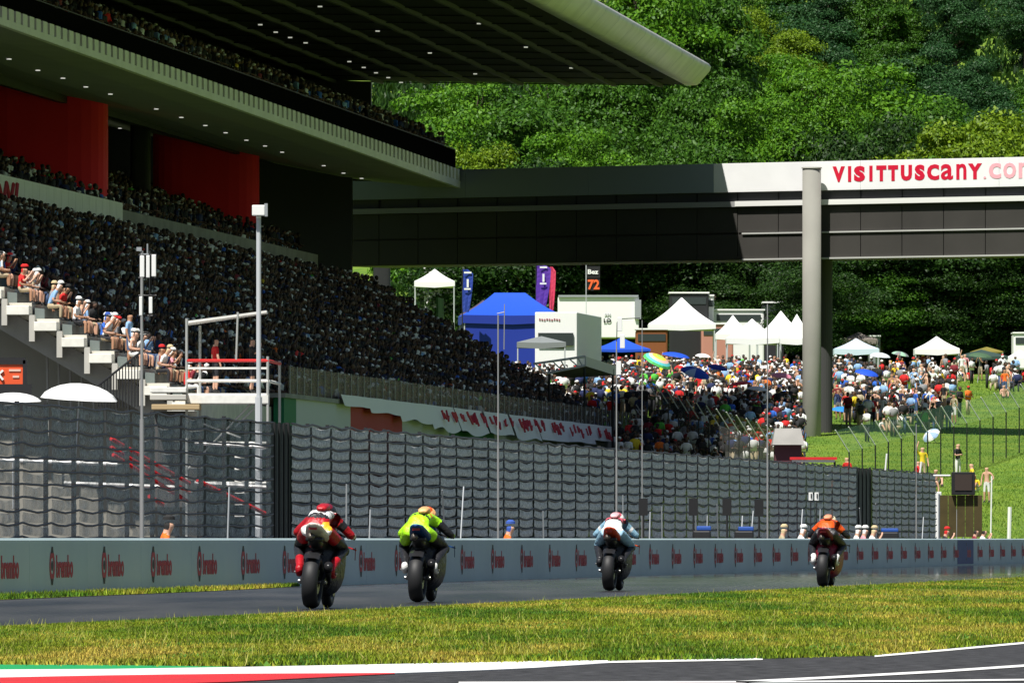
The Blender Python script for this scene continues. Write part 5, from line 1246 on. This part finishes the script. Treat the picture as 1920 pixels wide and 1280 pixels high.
# --- masses of spectators in the stand: low detail bodies joined as stuff
def low_body(kind):
    mb = MB()
    def bx6(a, b_, ra, rb, mi): mb.bar(a, b_, ra, mi, 5, rb)
    z0 = .45 if kind != 'stand' else .92
    ln = {'sit':.12,'lean':.3,'up':.08,'stand':.03}[kind]
    mb.loft([[(x_*w_, y_*w_*.6+ln*h_, z0+h_) for x_, y_ in ((-1,-1),(1,-1),(1.1,0),(1,1),(-1,1),(-1.1,0))] for h_, w_ in ((0,.15),(.3,.16),(.5,.19),(.56,.09))], 1)
    hc = (0, ln*.75+.03, z0+.70); mb.ball(hc, (.085,.10,.12), 0, 6, 4); mb.ball((hc[0],hc[1]-.015,hc[2]+.045), (.095,.11,.09), 3, 6, 3)
    for sg in (-1,1):
        if kind == 'stand': bx6((sg*.09,0,z0), (sg*.1,0,.05), .09, .05, 2)
        else: bx6((sg*.1,.02,z0-.02), (sg*.14,.42,z0), .09, .07, 2); bx6((sg*.14,.42,z0), (sg*.14,.42,.05), .065, .045, 2)
        sh_ = (sg*.19, ln*.5, z0+.47)
        if kind == 'up': el = (sg*.25, ln*.5+.12, z0+.30); ha = (sg*.08, ln+.25, z0+.66)
        else: el = (sg*.27, ln*.5+.05, z0+.22); ha = (sg*.12, ln*.5+.30, z0+.15)
        bx6(sh_, el, .055, .045, 1); bx6(el, ha, .04, .03, 0)
    fs = []; m = []
    for f, mi in zip(mb.f, mb.m):
        for k in range(1, len(f)-1): fs.append((f[0], f[k], f[k+1])); m.append(mi)
    return np.array(mb.v), np.array(fs), np.array(m)
LB = {k: low_body(k) for k in ('sit','lean','up','stand')}
pal_sh = [('black',66),('navy',13),('grey',3),('white',8),('red',.8),('blue',2),('light blue',3),('maroon',1.5),('green',.5),('yellow',.3),('orange',.2),('khaki',.6)]  # first weights lean to black to imitate shade under the stand roof
pm = [mat('skin_shade_dark_a',(.15,.085,.06),.7), mat('skin_shade_dark_b',(.07,.04,.03),.7), M_trs['dark'], M_trs['denim'], M_trs['beige'], HATM['dark hair'], HATM['brown hair'], HATM['white cap'], HATM['black cap'], HATM['red cap']]+[cm(n_.replace(' ','_'), SH[n_]) for n_, _ in pal_sh]  # crowd skin darkened in place of the shade in the stand
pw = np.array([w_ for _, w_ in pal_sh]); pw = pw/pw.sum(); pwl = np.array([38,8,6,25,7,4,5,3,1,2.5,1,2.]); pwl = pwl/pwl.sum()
def mass(name, P, rz, label, kinds=('sit','lean','up','sit'), light=False):
    V = []; Fc = []; Mi = []; off = 0; n = len(P); kk2 = RNG.integers(0, len(kinds), n)
    for j, kd in enumerate(kinds):
        idx = np.where(kk2 == j)[0]
        if not len(idx): continue
        v, f, m = LB[kd]; K = len(idx); sc_ = .93+.15*RNG.random(K); a = rz[idx]; c, s = np.cos(a)*sc_, np.sin(a)*sc_
        vx = v[None,:,0]*c[:,None]-v[None,:,1]*s[:,None]; vy = v[None,:,0]*s[:,None]+v[None,:,1]*c[:,None]; vz = v[None,:,2]*sc_[:,None]
        W_ = np.stack([vx,vy,vz],2)+P[idx][:,None,:]
        V.append(W_.reshape(-1,3)); Fc.append((f[None]+(np.arange(K)*len(v))[:,None,None]+off).reshape(-1,3)); off += K*len(v)
        sk_ = RNG.integers(0,2,K); sh_ = 10+RNG.choice(len(pw), K, p=(pwl if light else pw)); tr_ = RNG.choice([2,2,2,3,4], K); ht_ = RNG.choice([5,5,5,5,5,6,7,8,8,8,7] if not light else [5,5,5,5,6,6,7,7,8,9], K)
        mi = np.where(m[None]==0, sk_[:,None], np.where(m[None]==1, sh_[:,None], np.where(m[None]==2, tr_[:,None], ht_[:,None]))); Mi.append(mi.reshape(-1))
    V = np.concatenate(V); Fc = np.concatenate(Fc); Mi = np.concatenate(Mi)
    me = bpy.data.meshes.new(name); me.vertices.add(len(V)); me.vertices.foreach_set('co', V.reshape(-1).astype(np.float32))
    nf = len(Fc); me.loops.add(nf*3); me.loops.foreach_set('vertex_index', Fc.reshape(-1).astype(np.int32)); me.polygons.add(nf)
    me.polygons.foreach_set('loop_start', np.arange(0,3*nf,3,dtype=np.int32)); me.polygons.foreach_set('loop_total', np.full(nf,3,dtype=np.int32))
    for m in pm: me.materials.append(m)
    me.polygons.foreach_set('material_index', Mi.astype(np.int32)); me.update()
    o = bpy.data.objects.new(name, me); COL.objects.link(o); tag(o, label, kind='stuff'); return o
def rows(n, L0, run, z0, rise, sa, sb, sp, fill, dL=.5, skip=None):
    P = []
    for i in range(n):
        s = sa+RNG.random()*sp
        while s < sb:
            if RNG.random() < fill:
                L = L0+i*run+dL+RNG.normal(0,.05); z = z0+i*rise
                if not (skip and skip(i, s)):
                    v = SP(L, s, z); P.append((v.x,v.y,v.z))
            s += sp*(.8+.4*RNG.random())
    return np.array(P)
P = rows(NR-2, 48.4, RUN, ZF0, RISE, SA+.5, SB-.5, .52, .93, skip=lambda i, s: s < SA+4.2)
# the rows nearest to the lens are individuals, the rest one mass
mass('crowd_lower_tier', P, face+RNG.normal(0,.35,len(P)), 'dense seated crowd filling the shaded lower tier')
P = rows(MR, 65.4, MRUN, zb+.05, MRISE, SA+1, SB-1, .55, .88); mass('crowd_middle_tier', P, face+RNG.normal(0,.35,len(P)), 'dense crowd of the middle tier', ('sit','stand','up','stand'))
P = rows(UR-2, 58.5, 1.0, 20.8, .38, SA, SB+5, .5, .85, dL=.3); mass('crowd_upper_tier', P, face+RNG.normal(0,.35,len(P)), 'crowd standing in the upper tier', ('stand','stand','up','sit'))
# a belt of the crowd at the far end below the stand and behind the mesh fence
P = []
for k in range(420):
    px = r.uniform(1160,1505); D = r.uniform(545,612); x = (px-960)/F*D
    P.append((x, D, gz(x,D)))
for k in range(700):
    px = r.uniform(1120,1505); D = r.uniform(606,706); x = (px-960)/F*D; P.append((x, D, gz(x,D)))
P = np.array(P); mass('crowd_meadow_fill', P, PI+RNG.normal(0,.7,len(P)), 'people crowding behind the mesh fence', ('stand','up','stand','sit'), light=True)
P = []
for k in range(260):
    cx_, cD = r.choice([(1590,640),(1600,690),(1660,620),(1700,690),(1740,640),(1625,610),(1770,690),(1590,620),(1890,685),(1650,660),(1690,612),(1580,700),(1760,612)]); px = r.gauss(cx_,22); D = r.gauss(cD,12); x = (px-960)/F*D
    if px > 1556: P.append((x, D, gz(x,D)))
P = np.array(P); mass('crowd_right_meadow', P, PI+RNG.normal(0,.9,len(P)), 'people crowding on the right part of the meadow', ('stand','sit','stand','up'), light=True)
P = []
for k in range(420):
    px = r.uniform(830,1200); D = r.uniform(610,672); x = (px-960)/F*D; P.append((x, D, gz(x,D)))
P = np.array(P); mass('crowd_behind_stand', P, PI+RNG.normal(0,.7,len(P)), 'people crowding between the stand end and the booth', ('stand','up','stand','sit'), light=True)
# pale cloths, bags and flags in the crowd, a flag on the right of the platform
# ------------------------------------------------------------------ motorcycles and riders
def ellring(cy, cz, w_, h_, n=20, p_=.8, cx=0.0, slant=0.0):
    out = []
    for k in range(n):
        t = 2*PI*k/n; c, s = math.cos(t), math.sin(t)
        z = cz+h_*math.copysign(abs(s)**p_, s); out.append((cx+w_*math.copysign(abs(c)**p_, c), cy+slant*(z-cz), z))
    return out
M_tyre = mat('tyre_rubber', (.018,.018,.019), .55, spec=.35); M_rim = mat('rim_dark', (.06,.05,.045), .35, .7); M_carb = mat('carbon', (.022,.022,.024), .3, .2)
M_ti = mat('titanium', (.16,.14,.12), .45, .8); M_disc = mat('brake_steel', (.3,.3,.3), .3, .9)
def tyre_prof(R, w_, rr): return [(-w_*.62,rr),(-w_*.9,rr+.02),(-w_,R-.075),(-w_*.88,R-.035),(-w_*.6,R-.012),(-w_*.3,R-.003),(0,R),(w_*.3,R-.003),(w_*.6,R-.012),(w_*.88,R-.035),(w_,R-.075),(w_*.9,rr+.02),(w_*.62,rr),(-w_*.62,rr)]
def motorcycle(loc, rz, lean, c1, c2, c3, tailc, label, num=None):
    e = empty('motorcycle', (0,0,0), label, 'motorcycle', 'racing motorcycles on the straight')
    WL[e.name] = Vector((0,0,0))
    def wheel(y, R, w_, nm):
        q = MB(); q.lathe_x([(-.05,R-.13),(-.055,R-.09),(.055,R-.09),(.05,R-.13),(-.05,R-.13)], (0,y,R), 0, 28)
        q.bar((-.09,y,R), (.09,y,R), .03, 0, 10)
        for k in range(5):
            t = 2*PI*k/5; q.bar((0,y+.03*math.cos(t),R+.03*math.sin(t)), (0,y+(R-.11)*math.cos(t),R+(R-.11)*math.sin(t)), .018, 0, 6)
        w0 = q.build(nm, M_rim, e, smooth=True)
        q = MB(); q.lathe_x(tyre_prof(R, w_, R-.12), (0,y,R), 0, 44); q.build('tyre', M_tyre, w0, smooth=True)
        for sx in ((-1,1) if nm == 'front_wheel' else (1,)):
            q = MB(); q.lathe_x([(-.004,.07),(-.004,.15),(.004,.15),(.004,.07)], (sx*.07,y,R), 0, 24); q.build('brake_disc', M_disc, w0)
    wheel(0, .335, .10, 'rear_wheel'); wheel(1.42, .30, .063, 'front_wheel')
    q = MB()
    for sx in (-1,1): q.hexa([(sx*.115,-.04,.30),(sx*.155,-.04,.30),(sx*.14,.55,.42),(sx*.09,.55,.42),(sx*.115,-.04,.37),(sx*.155,-.04,.37),(sx*.14,.55,.56),(sx*.09,.55,.56)])
    q.build('swingarm', M_carb, e, bevel=.008)
    q = MB(); q.bar((-.18,0,.335),(.18,0,.335),.022,0,10); q.build('axle', M_disc, e)
    q = MB(); q.loft([ellring(.42,.50,.14,.18,14),ellring(.75,.48,.19,.24,14),ellring(1.05,.50,.15,.2,14)]); q.build('engine', M_carb, e, smooth=True)
    # exhausts: one low on the right, one under the tail
    q = MB(); q.path([(.10,.6,.28),(.16,.3,.36),(.19,.02,.50)], .035, 0, 10); q.bar((.19,.02,.5),(.2,-.08,.55),.05,0,12,.055); q.build('exhaust', M_carb, e, smooth=True)
    q = MB(); q.bar((-.03,.25,.84),(-.03,-.2,.90),.035,0,12,.045); q.build('tail_exhaust', M_ti, e, smooth=True)
    q = MB(); q.loft([ellring(.30,.50,.15,.24),ellring(.48,.53,.215,.32),ellring(.9,.55,.275,.40),ellring(1.2,.68,.235,.31),ellring(1.38,.82,.14,.17),ellring(1.52,.86,.05,.05)]); q.build('fairing', c1, e, smooth=True)
    q = MB()
    for sx in (-1,1):
        q.add([(sx*.20,1.2,.80),(sx*.36,1.12,.76),(sx*.36,1.22,.75),(sx*.2,1.36,.79),(sx*.20,1.2,.785),(sx*.355,1.12,.745),(sx*.355,1.22,.735),(sx*.2,1.36,.775)], [(0,1,2,3),(7,6,5,4),(0,4,5,1),(1,5,6,2),(2,6,7,3)])
        q.add([(sx*.355,1.10,.78),(sx*.365,1.10,.78),(sx*.35,1.22,.62),(sx*.34,1.22,.62)], [(0,1,2,3)])
    q.build('winglets', c2, e)
    q = MB(); q.loft([ellring(.98,1.02,.17,.06,14),ellring(1.15,1.06,.15,.07,14),ellring(1.34,.98,.08,.05,14)]); q.build('windscreen', mat('screen_tint',(.05,.05,.06),.1,alpha=.6), e, smooth=True)
    q = MB(); q.loft([ellring(.34,.90,.10,.06),ellring(.52,.95,.155,.09),ellring(.78,.97,.16,.10),ellring(.98,.93,.10,.07)]); q.build('fuel_tank', c2, e, smooth=True)
    # seat and tail: rises to a thin wedge
    q = MB(); q.loft([ellring(.44,.86,.15,.06),ellring(.22,.90,.15,.065),ellring(.02,.96,.13,.06),ellring(-.16,1.02,.10,.045),ellring(-.30,1.055,.045,.018)]); q.build('seat_unit', tailc, e, smooth=True)
    q = MB(); q.box((0,.02,.862),(.20,.30,.05)); q.loft([ellring(.34,.80,.12,.09,12),ellring(.02,.82,.09,.07,12),ellring(-.08,.86,.05,.03,12)]); q.build('under_tail', M_carb, e, smooth=True)
    q = MB(); q.box((0,-.235,1.0),(.10,.02,.035)); q.build('rain_light', mat('rain_light',(.35,.02,.02),.3), e)
    # rear hugger over the tyre
    q = MB(); vs = []; n = 8
    for k in range(n+1):
        t = PI*.36+PI*.36*k/n; vs += [(-.10,.365*math.cos(t),.335+.365*math.sin(t)),(-.05,.385*math.cos(t),.335+.385*math.sin(t)),(.05,.385*math.cos(t),.335+.385*math.sin(t)),(.10,.365*math.cos(t),.335+.365*math.sin(t))]
    q.add(vs, [(4*k+j,4*k+j+1,4*k+5+j,4*k+4+j) for k in range(n) for j in range(3)]); q.build('hugger', M_carb, e, smooth=True)
    for sx in (-1,1):
        q = MB(); q.bar((sx*.105,1.42,.30),(sx*.10,1.16,.93),.027,0,10); q.build('fork', M_disc, e)
        q = MB(); q.bar((sx*.08,1.1,.94),(sx*.34,1.0,.90),.016,0,8); q.bar((sx*.26,1.03,.906),(sx*.36,.995,.895),.024,0,8); q.build('handlebar', M_carb, e)
        q = MB(); q.bar((sx*.36,1.04,.91),(sx*.32,1.18,.90),.010,0,6); q.build('lever_guard', M_blk, e)
        q = MB(); q.bar((sx*.13,.24,.46),(sx*.27,.22,.44),.016,0,8); q.build('footpeg', M_disc, e)
    q = MB(); q.loft([ellring(1.16,.45,.075,.02,12),ellring(1.30,.60,.08,.02,12),ellring(1.45,.615,.078,.02,12),ellring(1.62,.52,.07,.02,12)]); q.build('front_mudguard', c1, e, smooth=True)
    e.location = loc; e.rotation_euler = (0, lean, rz); return e
def suitmat(zones):
    def f(c, n):
        for test, mi in zones:
            if test(c, n): return mi
        return 0
    return f
def rider(loc, rz, lean, mats_, zones, hel, helc2, humpm, boot, gl, label, roll=0.0, hipx=0.0):
    e = empty('person', (0,0,0), label, 'person', 'riders crouched on racing motorcycles')
    WL[e.name] = Vector((0,0,0)); h = hipx
    J = {'pelvis':(h,.16,1.02,.155,.125),'belly':(h*.8,.36,1.14,.135,.12),'chest':(h*.5,.60,1.17,.14,.12),'neck':(0,.80,1.14,.07),
     'hipL':(h-.12,.22,.97,.105),'hipR':(h+.12,.22,.97,.105),'kneeL':(-.285,.64,.75,.078),'kneeR':(.285,.64,.75,.078),'calfL':(-.235,.38,.62,.062),'calfR':(.235,.38,.62,.062),'ankL':(-.195,.18,.50,.048),'ankR':(.195,.18,.50,.048),
     'shL':(-.175,.70,1.09,.075),'shR':(.175,.70,1.09,.075),'elbL':(-.355,.76,.92,.053),'elbR':(.355,.76,.92,.053),'wriL':(-.335,.95,.915,.038),'wriR':(.335,.95,.915,.038)}
    E = [('pelvis','belly'),('belly','chest'),('chest','neck')]
    for s in 'LR': E += [('pelvis','hip'+s),('hip'+s,'knee'+s),('knee'+s,'calf'+s),('calf'+s,'ank'+s),('chest','sh'+s),('sh'+s,'elb'+s),('elb'+s,'wri'+s)]
    me = skin_mesh('body', J, E, 3, suitmat(zones), mats_)
    b = inst('body', me, e)
    # helmet with visor, looking ahead
    q = MB(); q.ball((0,.95,1.18), (.12,.155,.13), 0, 20, 12); hm = q.build('helmet', hel, e, smooth=True)
    q = MB(); q.loft([ellring(1.02,1.20,.10,.05,14),ellring(1.09,1.19,.07,.04,14)]); q.build('visor', M_blk, hm, smooth=True)
    q = MB(); q.ball((0,.92,1.235), (.085,.12,.08), 0, 14, 8); q.build('helmet_spoiler', helc2, hm, smooth=True)
    q = MB(); q.loft([ellring(.34,1.24,.05,.02),ellring(.48,1.255,.075,.04),ellring(.64,1.26,.075,.055),ellring(.80,1.235,.05,.04)]); q.build('back_hump', humpm, e, smooth=True)
    for s, sg in (('L',-1),('R',1)):
        q = MB(); q.loft([ellring(0,0,.058,.058,10,.9)]*1+[ellring(0.001,0,.058,.058,10,.9)]); 
        bj = {'a':(sg*.21,.22,.55,.058),'b':(sg*.20,.15,.47,.052),'c':(sg*.21,.22,.425,.045),'d':(sg*.22,.36,.415,.038)}
        bm = skin_mesh('boot', bj, [('a','b'),('b','c'),('c','d')], 1, lambda c, n: 0, [boot], root='a'); inst('boot', bm, e)
        q = MB(); q.ball((sg*.315,.64,.735), (.035,.07,.06), 0, 10, 6); q.build('knee_slider', M_blk, e, smooth=True)
        # glove: palm, four curled fingers round the grip, thumb below
        gj = {'w':(sg*.335,.93,.915,.034),'p':(sg*.325,1.0,.925,.036)}; ge = [('w','p')]
        for k in range(4):
            x_ = sg*(.288+.024*k); ln = (.03,.035,.032,.024)[k]
            gj[f'k{k}'] = (x_,1.02,.935,.011); gj[f'm{k}'] = (x_,1.02+ln,.915,.010); gj[f't{k}'] = (x_,1.01+ln*.4,.885,.009)
            ge += [('p',f'k{k}'),(f'k{k}',f'm{k}'),(f'm{k}',f't{k}')]
        gj['u0'] = (sg*.285,.985,.90,.012); gj['u1'] = (sg*.275,1.01,.88,.011); ge += [('p','u0'),('u0','u1')]
        gm_ = skin_mesh('glove', gj, ge, 1, lambda c, n: 0, [gl], root='w'); inst('glove', gm_, e)
    e.location = loc; e.rotation_euler = (0, lean, rz); return e
S = lambda n, c, ro=.38: mat('suit_'+n, c, ro, var=.10, scale=9, bump=.5, bscale=14)
red = S('red',(.40,.008,.015)); whi = S('white',(.78,.77,.75)); dk = S('black',(.02,.02,.023)); neo = S('neon',(.42,.88,.015)); lb_ = S('pale_blue',(.28,.48,.62)); ora = S('orange',(.80,.10,.01)); pnk = S('rose',(.70,.12,.16)); yel = S('amber',(.85,.42,.02)); blu = S('blue',(.01,.06,.22)); pur = S('purple',(.12,.05,.4)); cream = S('cream',(.80,.72,.50)); mar = S('maroon',(.22,.01,.03)); peach = S('peach',(.85,.45,.18))
back = lambda y0, y1: (lambda c, n: y0 < c.y < y1 and c.z > 1.13 and abs(c.x) < .17)
leg = lambda names: (lambda c, n: n[0].startswith(names) )
def at_track(px, py): p = G(px, py); return Vector((p.x, p.y, .008))
bikes = [
 (583,1141,.06,dk,red,red,S('tail_white',(.75,.70,.62)),'red and black racing motorcycle of the first, leftmost rider',
   dict(m=[red,whi,dk,yel], z=[(lambda c,n:c.x>.05 and c.y<.3 and .98<c.z<1.08 and n[0]=='pelvis',3),(lambda c,n:n[0].startswith('knee'),2),(lambda c,n:n[0].startswith('hip') and n[2]>.45 and c.z<.88,2),(lambda c,n:n[0].startswith('elb') and n[2]<.35,1),(lambda c,n:n[0]=='shR' and n[2]>.1 and n[2]<.5,2),(lambda c,n:.56<c.y<.60 and c.z>1.13,0),(lambda c,n:.45<c.y<.48 and c.z>1.13,2),(back(.25,.33),2),(back(.30,.62),1),(lambda c,n:c.z>1.13 and .62<c.y<.70,2),(lambda c,n:c.z<1.08 and c.y<.2 and n[0]=='pelvis',1)], hel=dk, h2=mar, hump=red, boot=red, gl=whi, lab='rider in red leathers with a white striped back, leftmost of the four',hx=-.02)),
 (782,1129,.02,dk,blu,neo,blu,'black racing motorcycle with blue tail of the neon yellow rider',
   dict(m=[neo,dk,S('lime',(.40,.72,.03)),ora], z=[(lambda c,n:n[0] in ('shR','elbR') or (n[0]=='hipR' and n[2]>.3),1),(lambda c,n:n[0]=='hipL' and n[2]>.6,1),(lambda c,n:c.z>1.1 and .34<c.y<.37,1),(lambda c,n:c.z>1.15 and .45<c.y<.49,3),(lambda c,n:n[0].startswith(('knee','calf')),1),(lambda c,n:c.z<1.02 and c.y<.15,2)], hel=peach, h2=ora, hump=peach, boot=whi, gl=neo, lab='rider in neon yellow leathers, second from the left',hx=-.05)),  # right arm and thigh coloured black for the rider's shaded side
 (1142,1107.5,.03,dk,ora,red,S('tail_redorange',(.70,.08,.03)),'dark racing motorcycle with red orange tail of the third rider',
   dict(m=[lb_,whi,pnk,dk], z=[(lambda c,n:n[0].startswith('sh') and .3<n[2]<.5,1),(lambda c,n:n[0].startswith('elb') and n[2]<.3,3),(lambda c,n:c.z>1.12 and .35<c.y<.40 and abs(c.x)<.2,3),(back(.38,.9),2),(lambda c,n:n[0] in('pelvis','belly') and c.y<.4 and c.z>1.02,1),(lambda c,n:n[0].startswith(('knee','calf')),3)], hel=whi, h2=pnk, hump=S('hump_pink',(.85,.45,.48)), boot=dk, gl=whi, lab='rider in pale blue and white leathers with a rose back, third from the left',hx=0)),
 (1543,1100,.03,mar,dk,ora,mar,'maroon and black racing motorcycle of the last rider at the right',
   dict(m=[ora,dk,mar,dk,whi], z=[(lambda c,n:n[0].startswith('hip') and n[2]>.25,3),(lambda c,n:n[0].startswith(('knee','calf')) and not(n[0].startswith('calf') and n[2]>.5),3),(lambda c,n:n[0].startswith('calf'),4),(lambda c,n:n[0].startswith('elb') ,2),(lambda c,n:n[0].startswith('sh') and n[2]>.45,3),(lambda c,n:c.z<1.08 and c.y<.3,3),(lambda c,n:c.z>1.1 and .40<c.y<.43,3)], hel=cream, h2=dk, hump=S('hump_salmon',(.80,.30,.16)), boot=whi, gl=whi, lab='rider in bright orange leathers, rightmost and farthest of the four',hx=0)),
]
for px, py, ln, c1, c2, c3, tc_, lab, R_ in bikes:
    P = at_track(px, py); P.z = .005
    motorcycle(P, -TH-.015, ln, c1, c2, c3, tc_, lab)
    rider(P, -TH-.015, ln, R_['m'], R_['z'], R_['hel'], R_['h2'], R_['hump'], R_['boot'], R_['gl'], R_['lab'], hipx=R_['hx'])
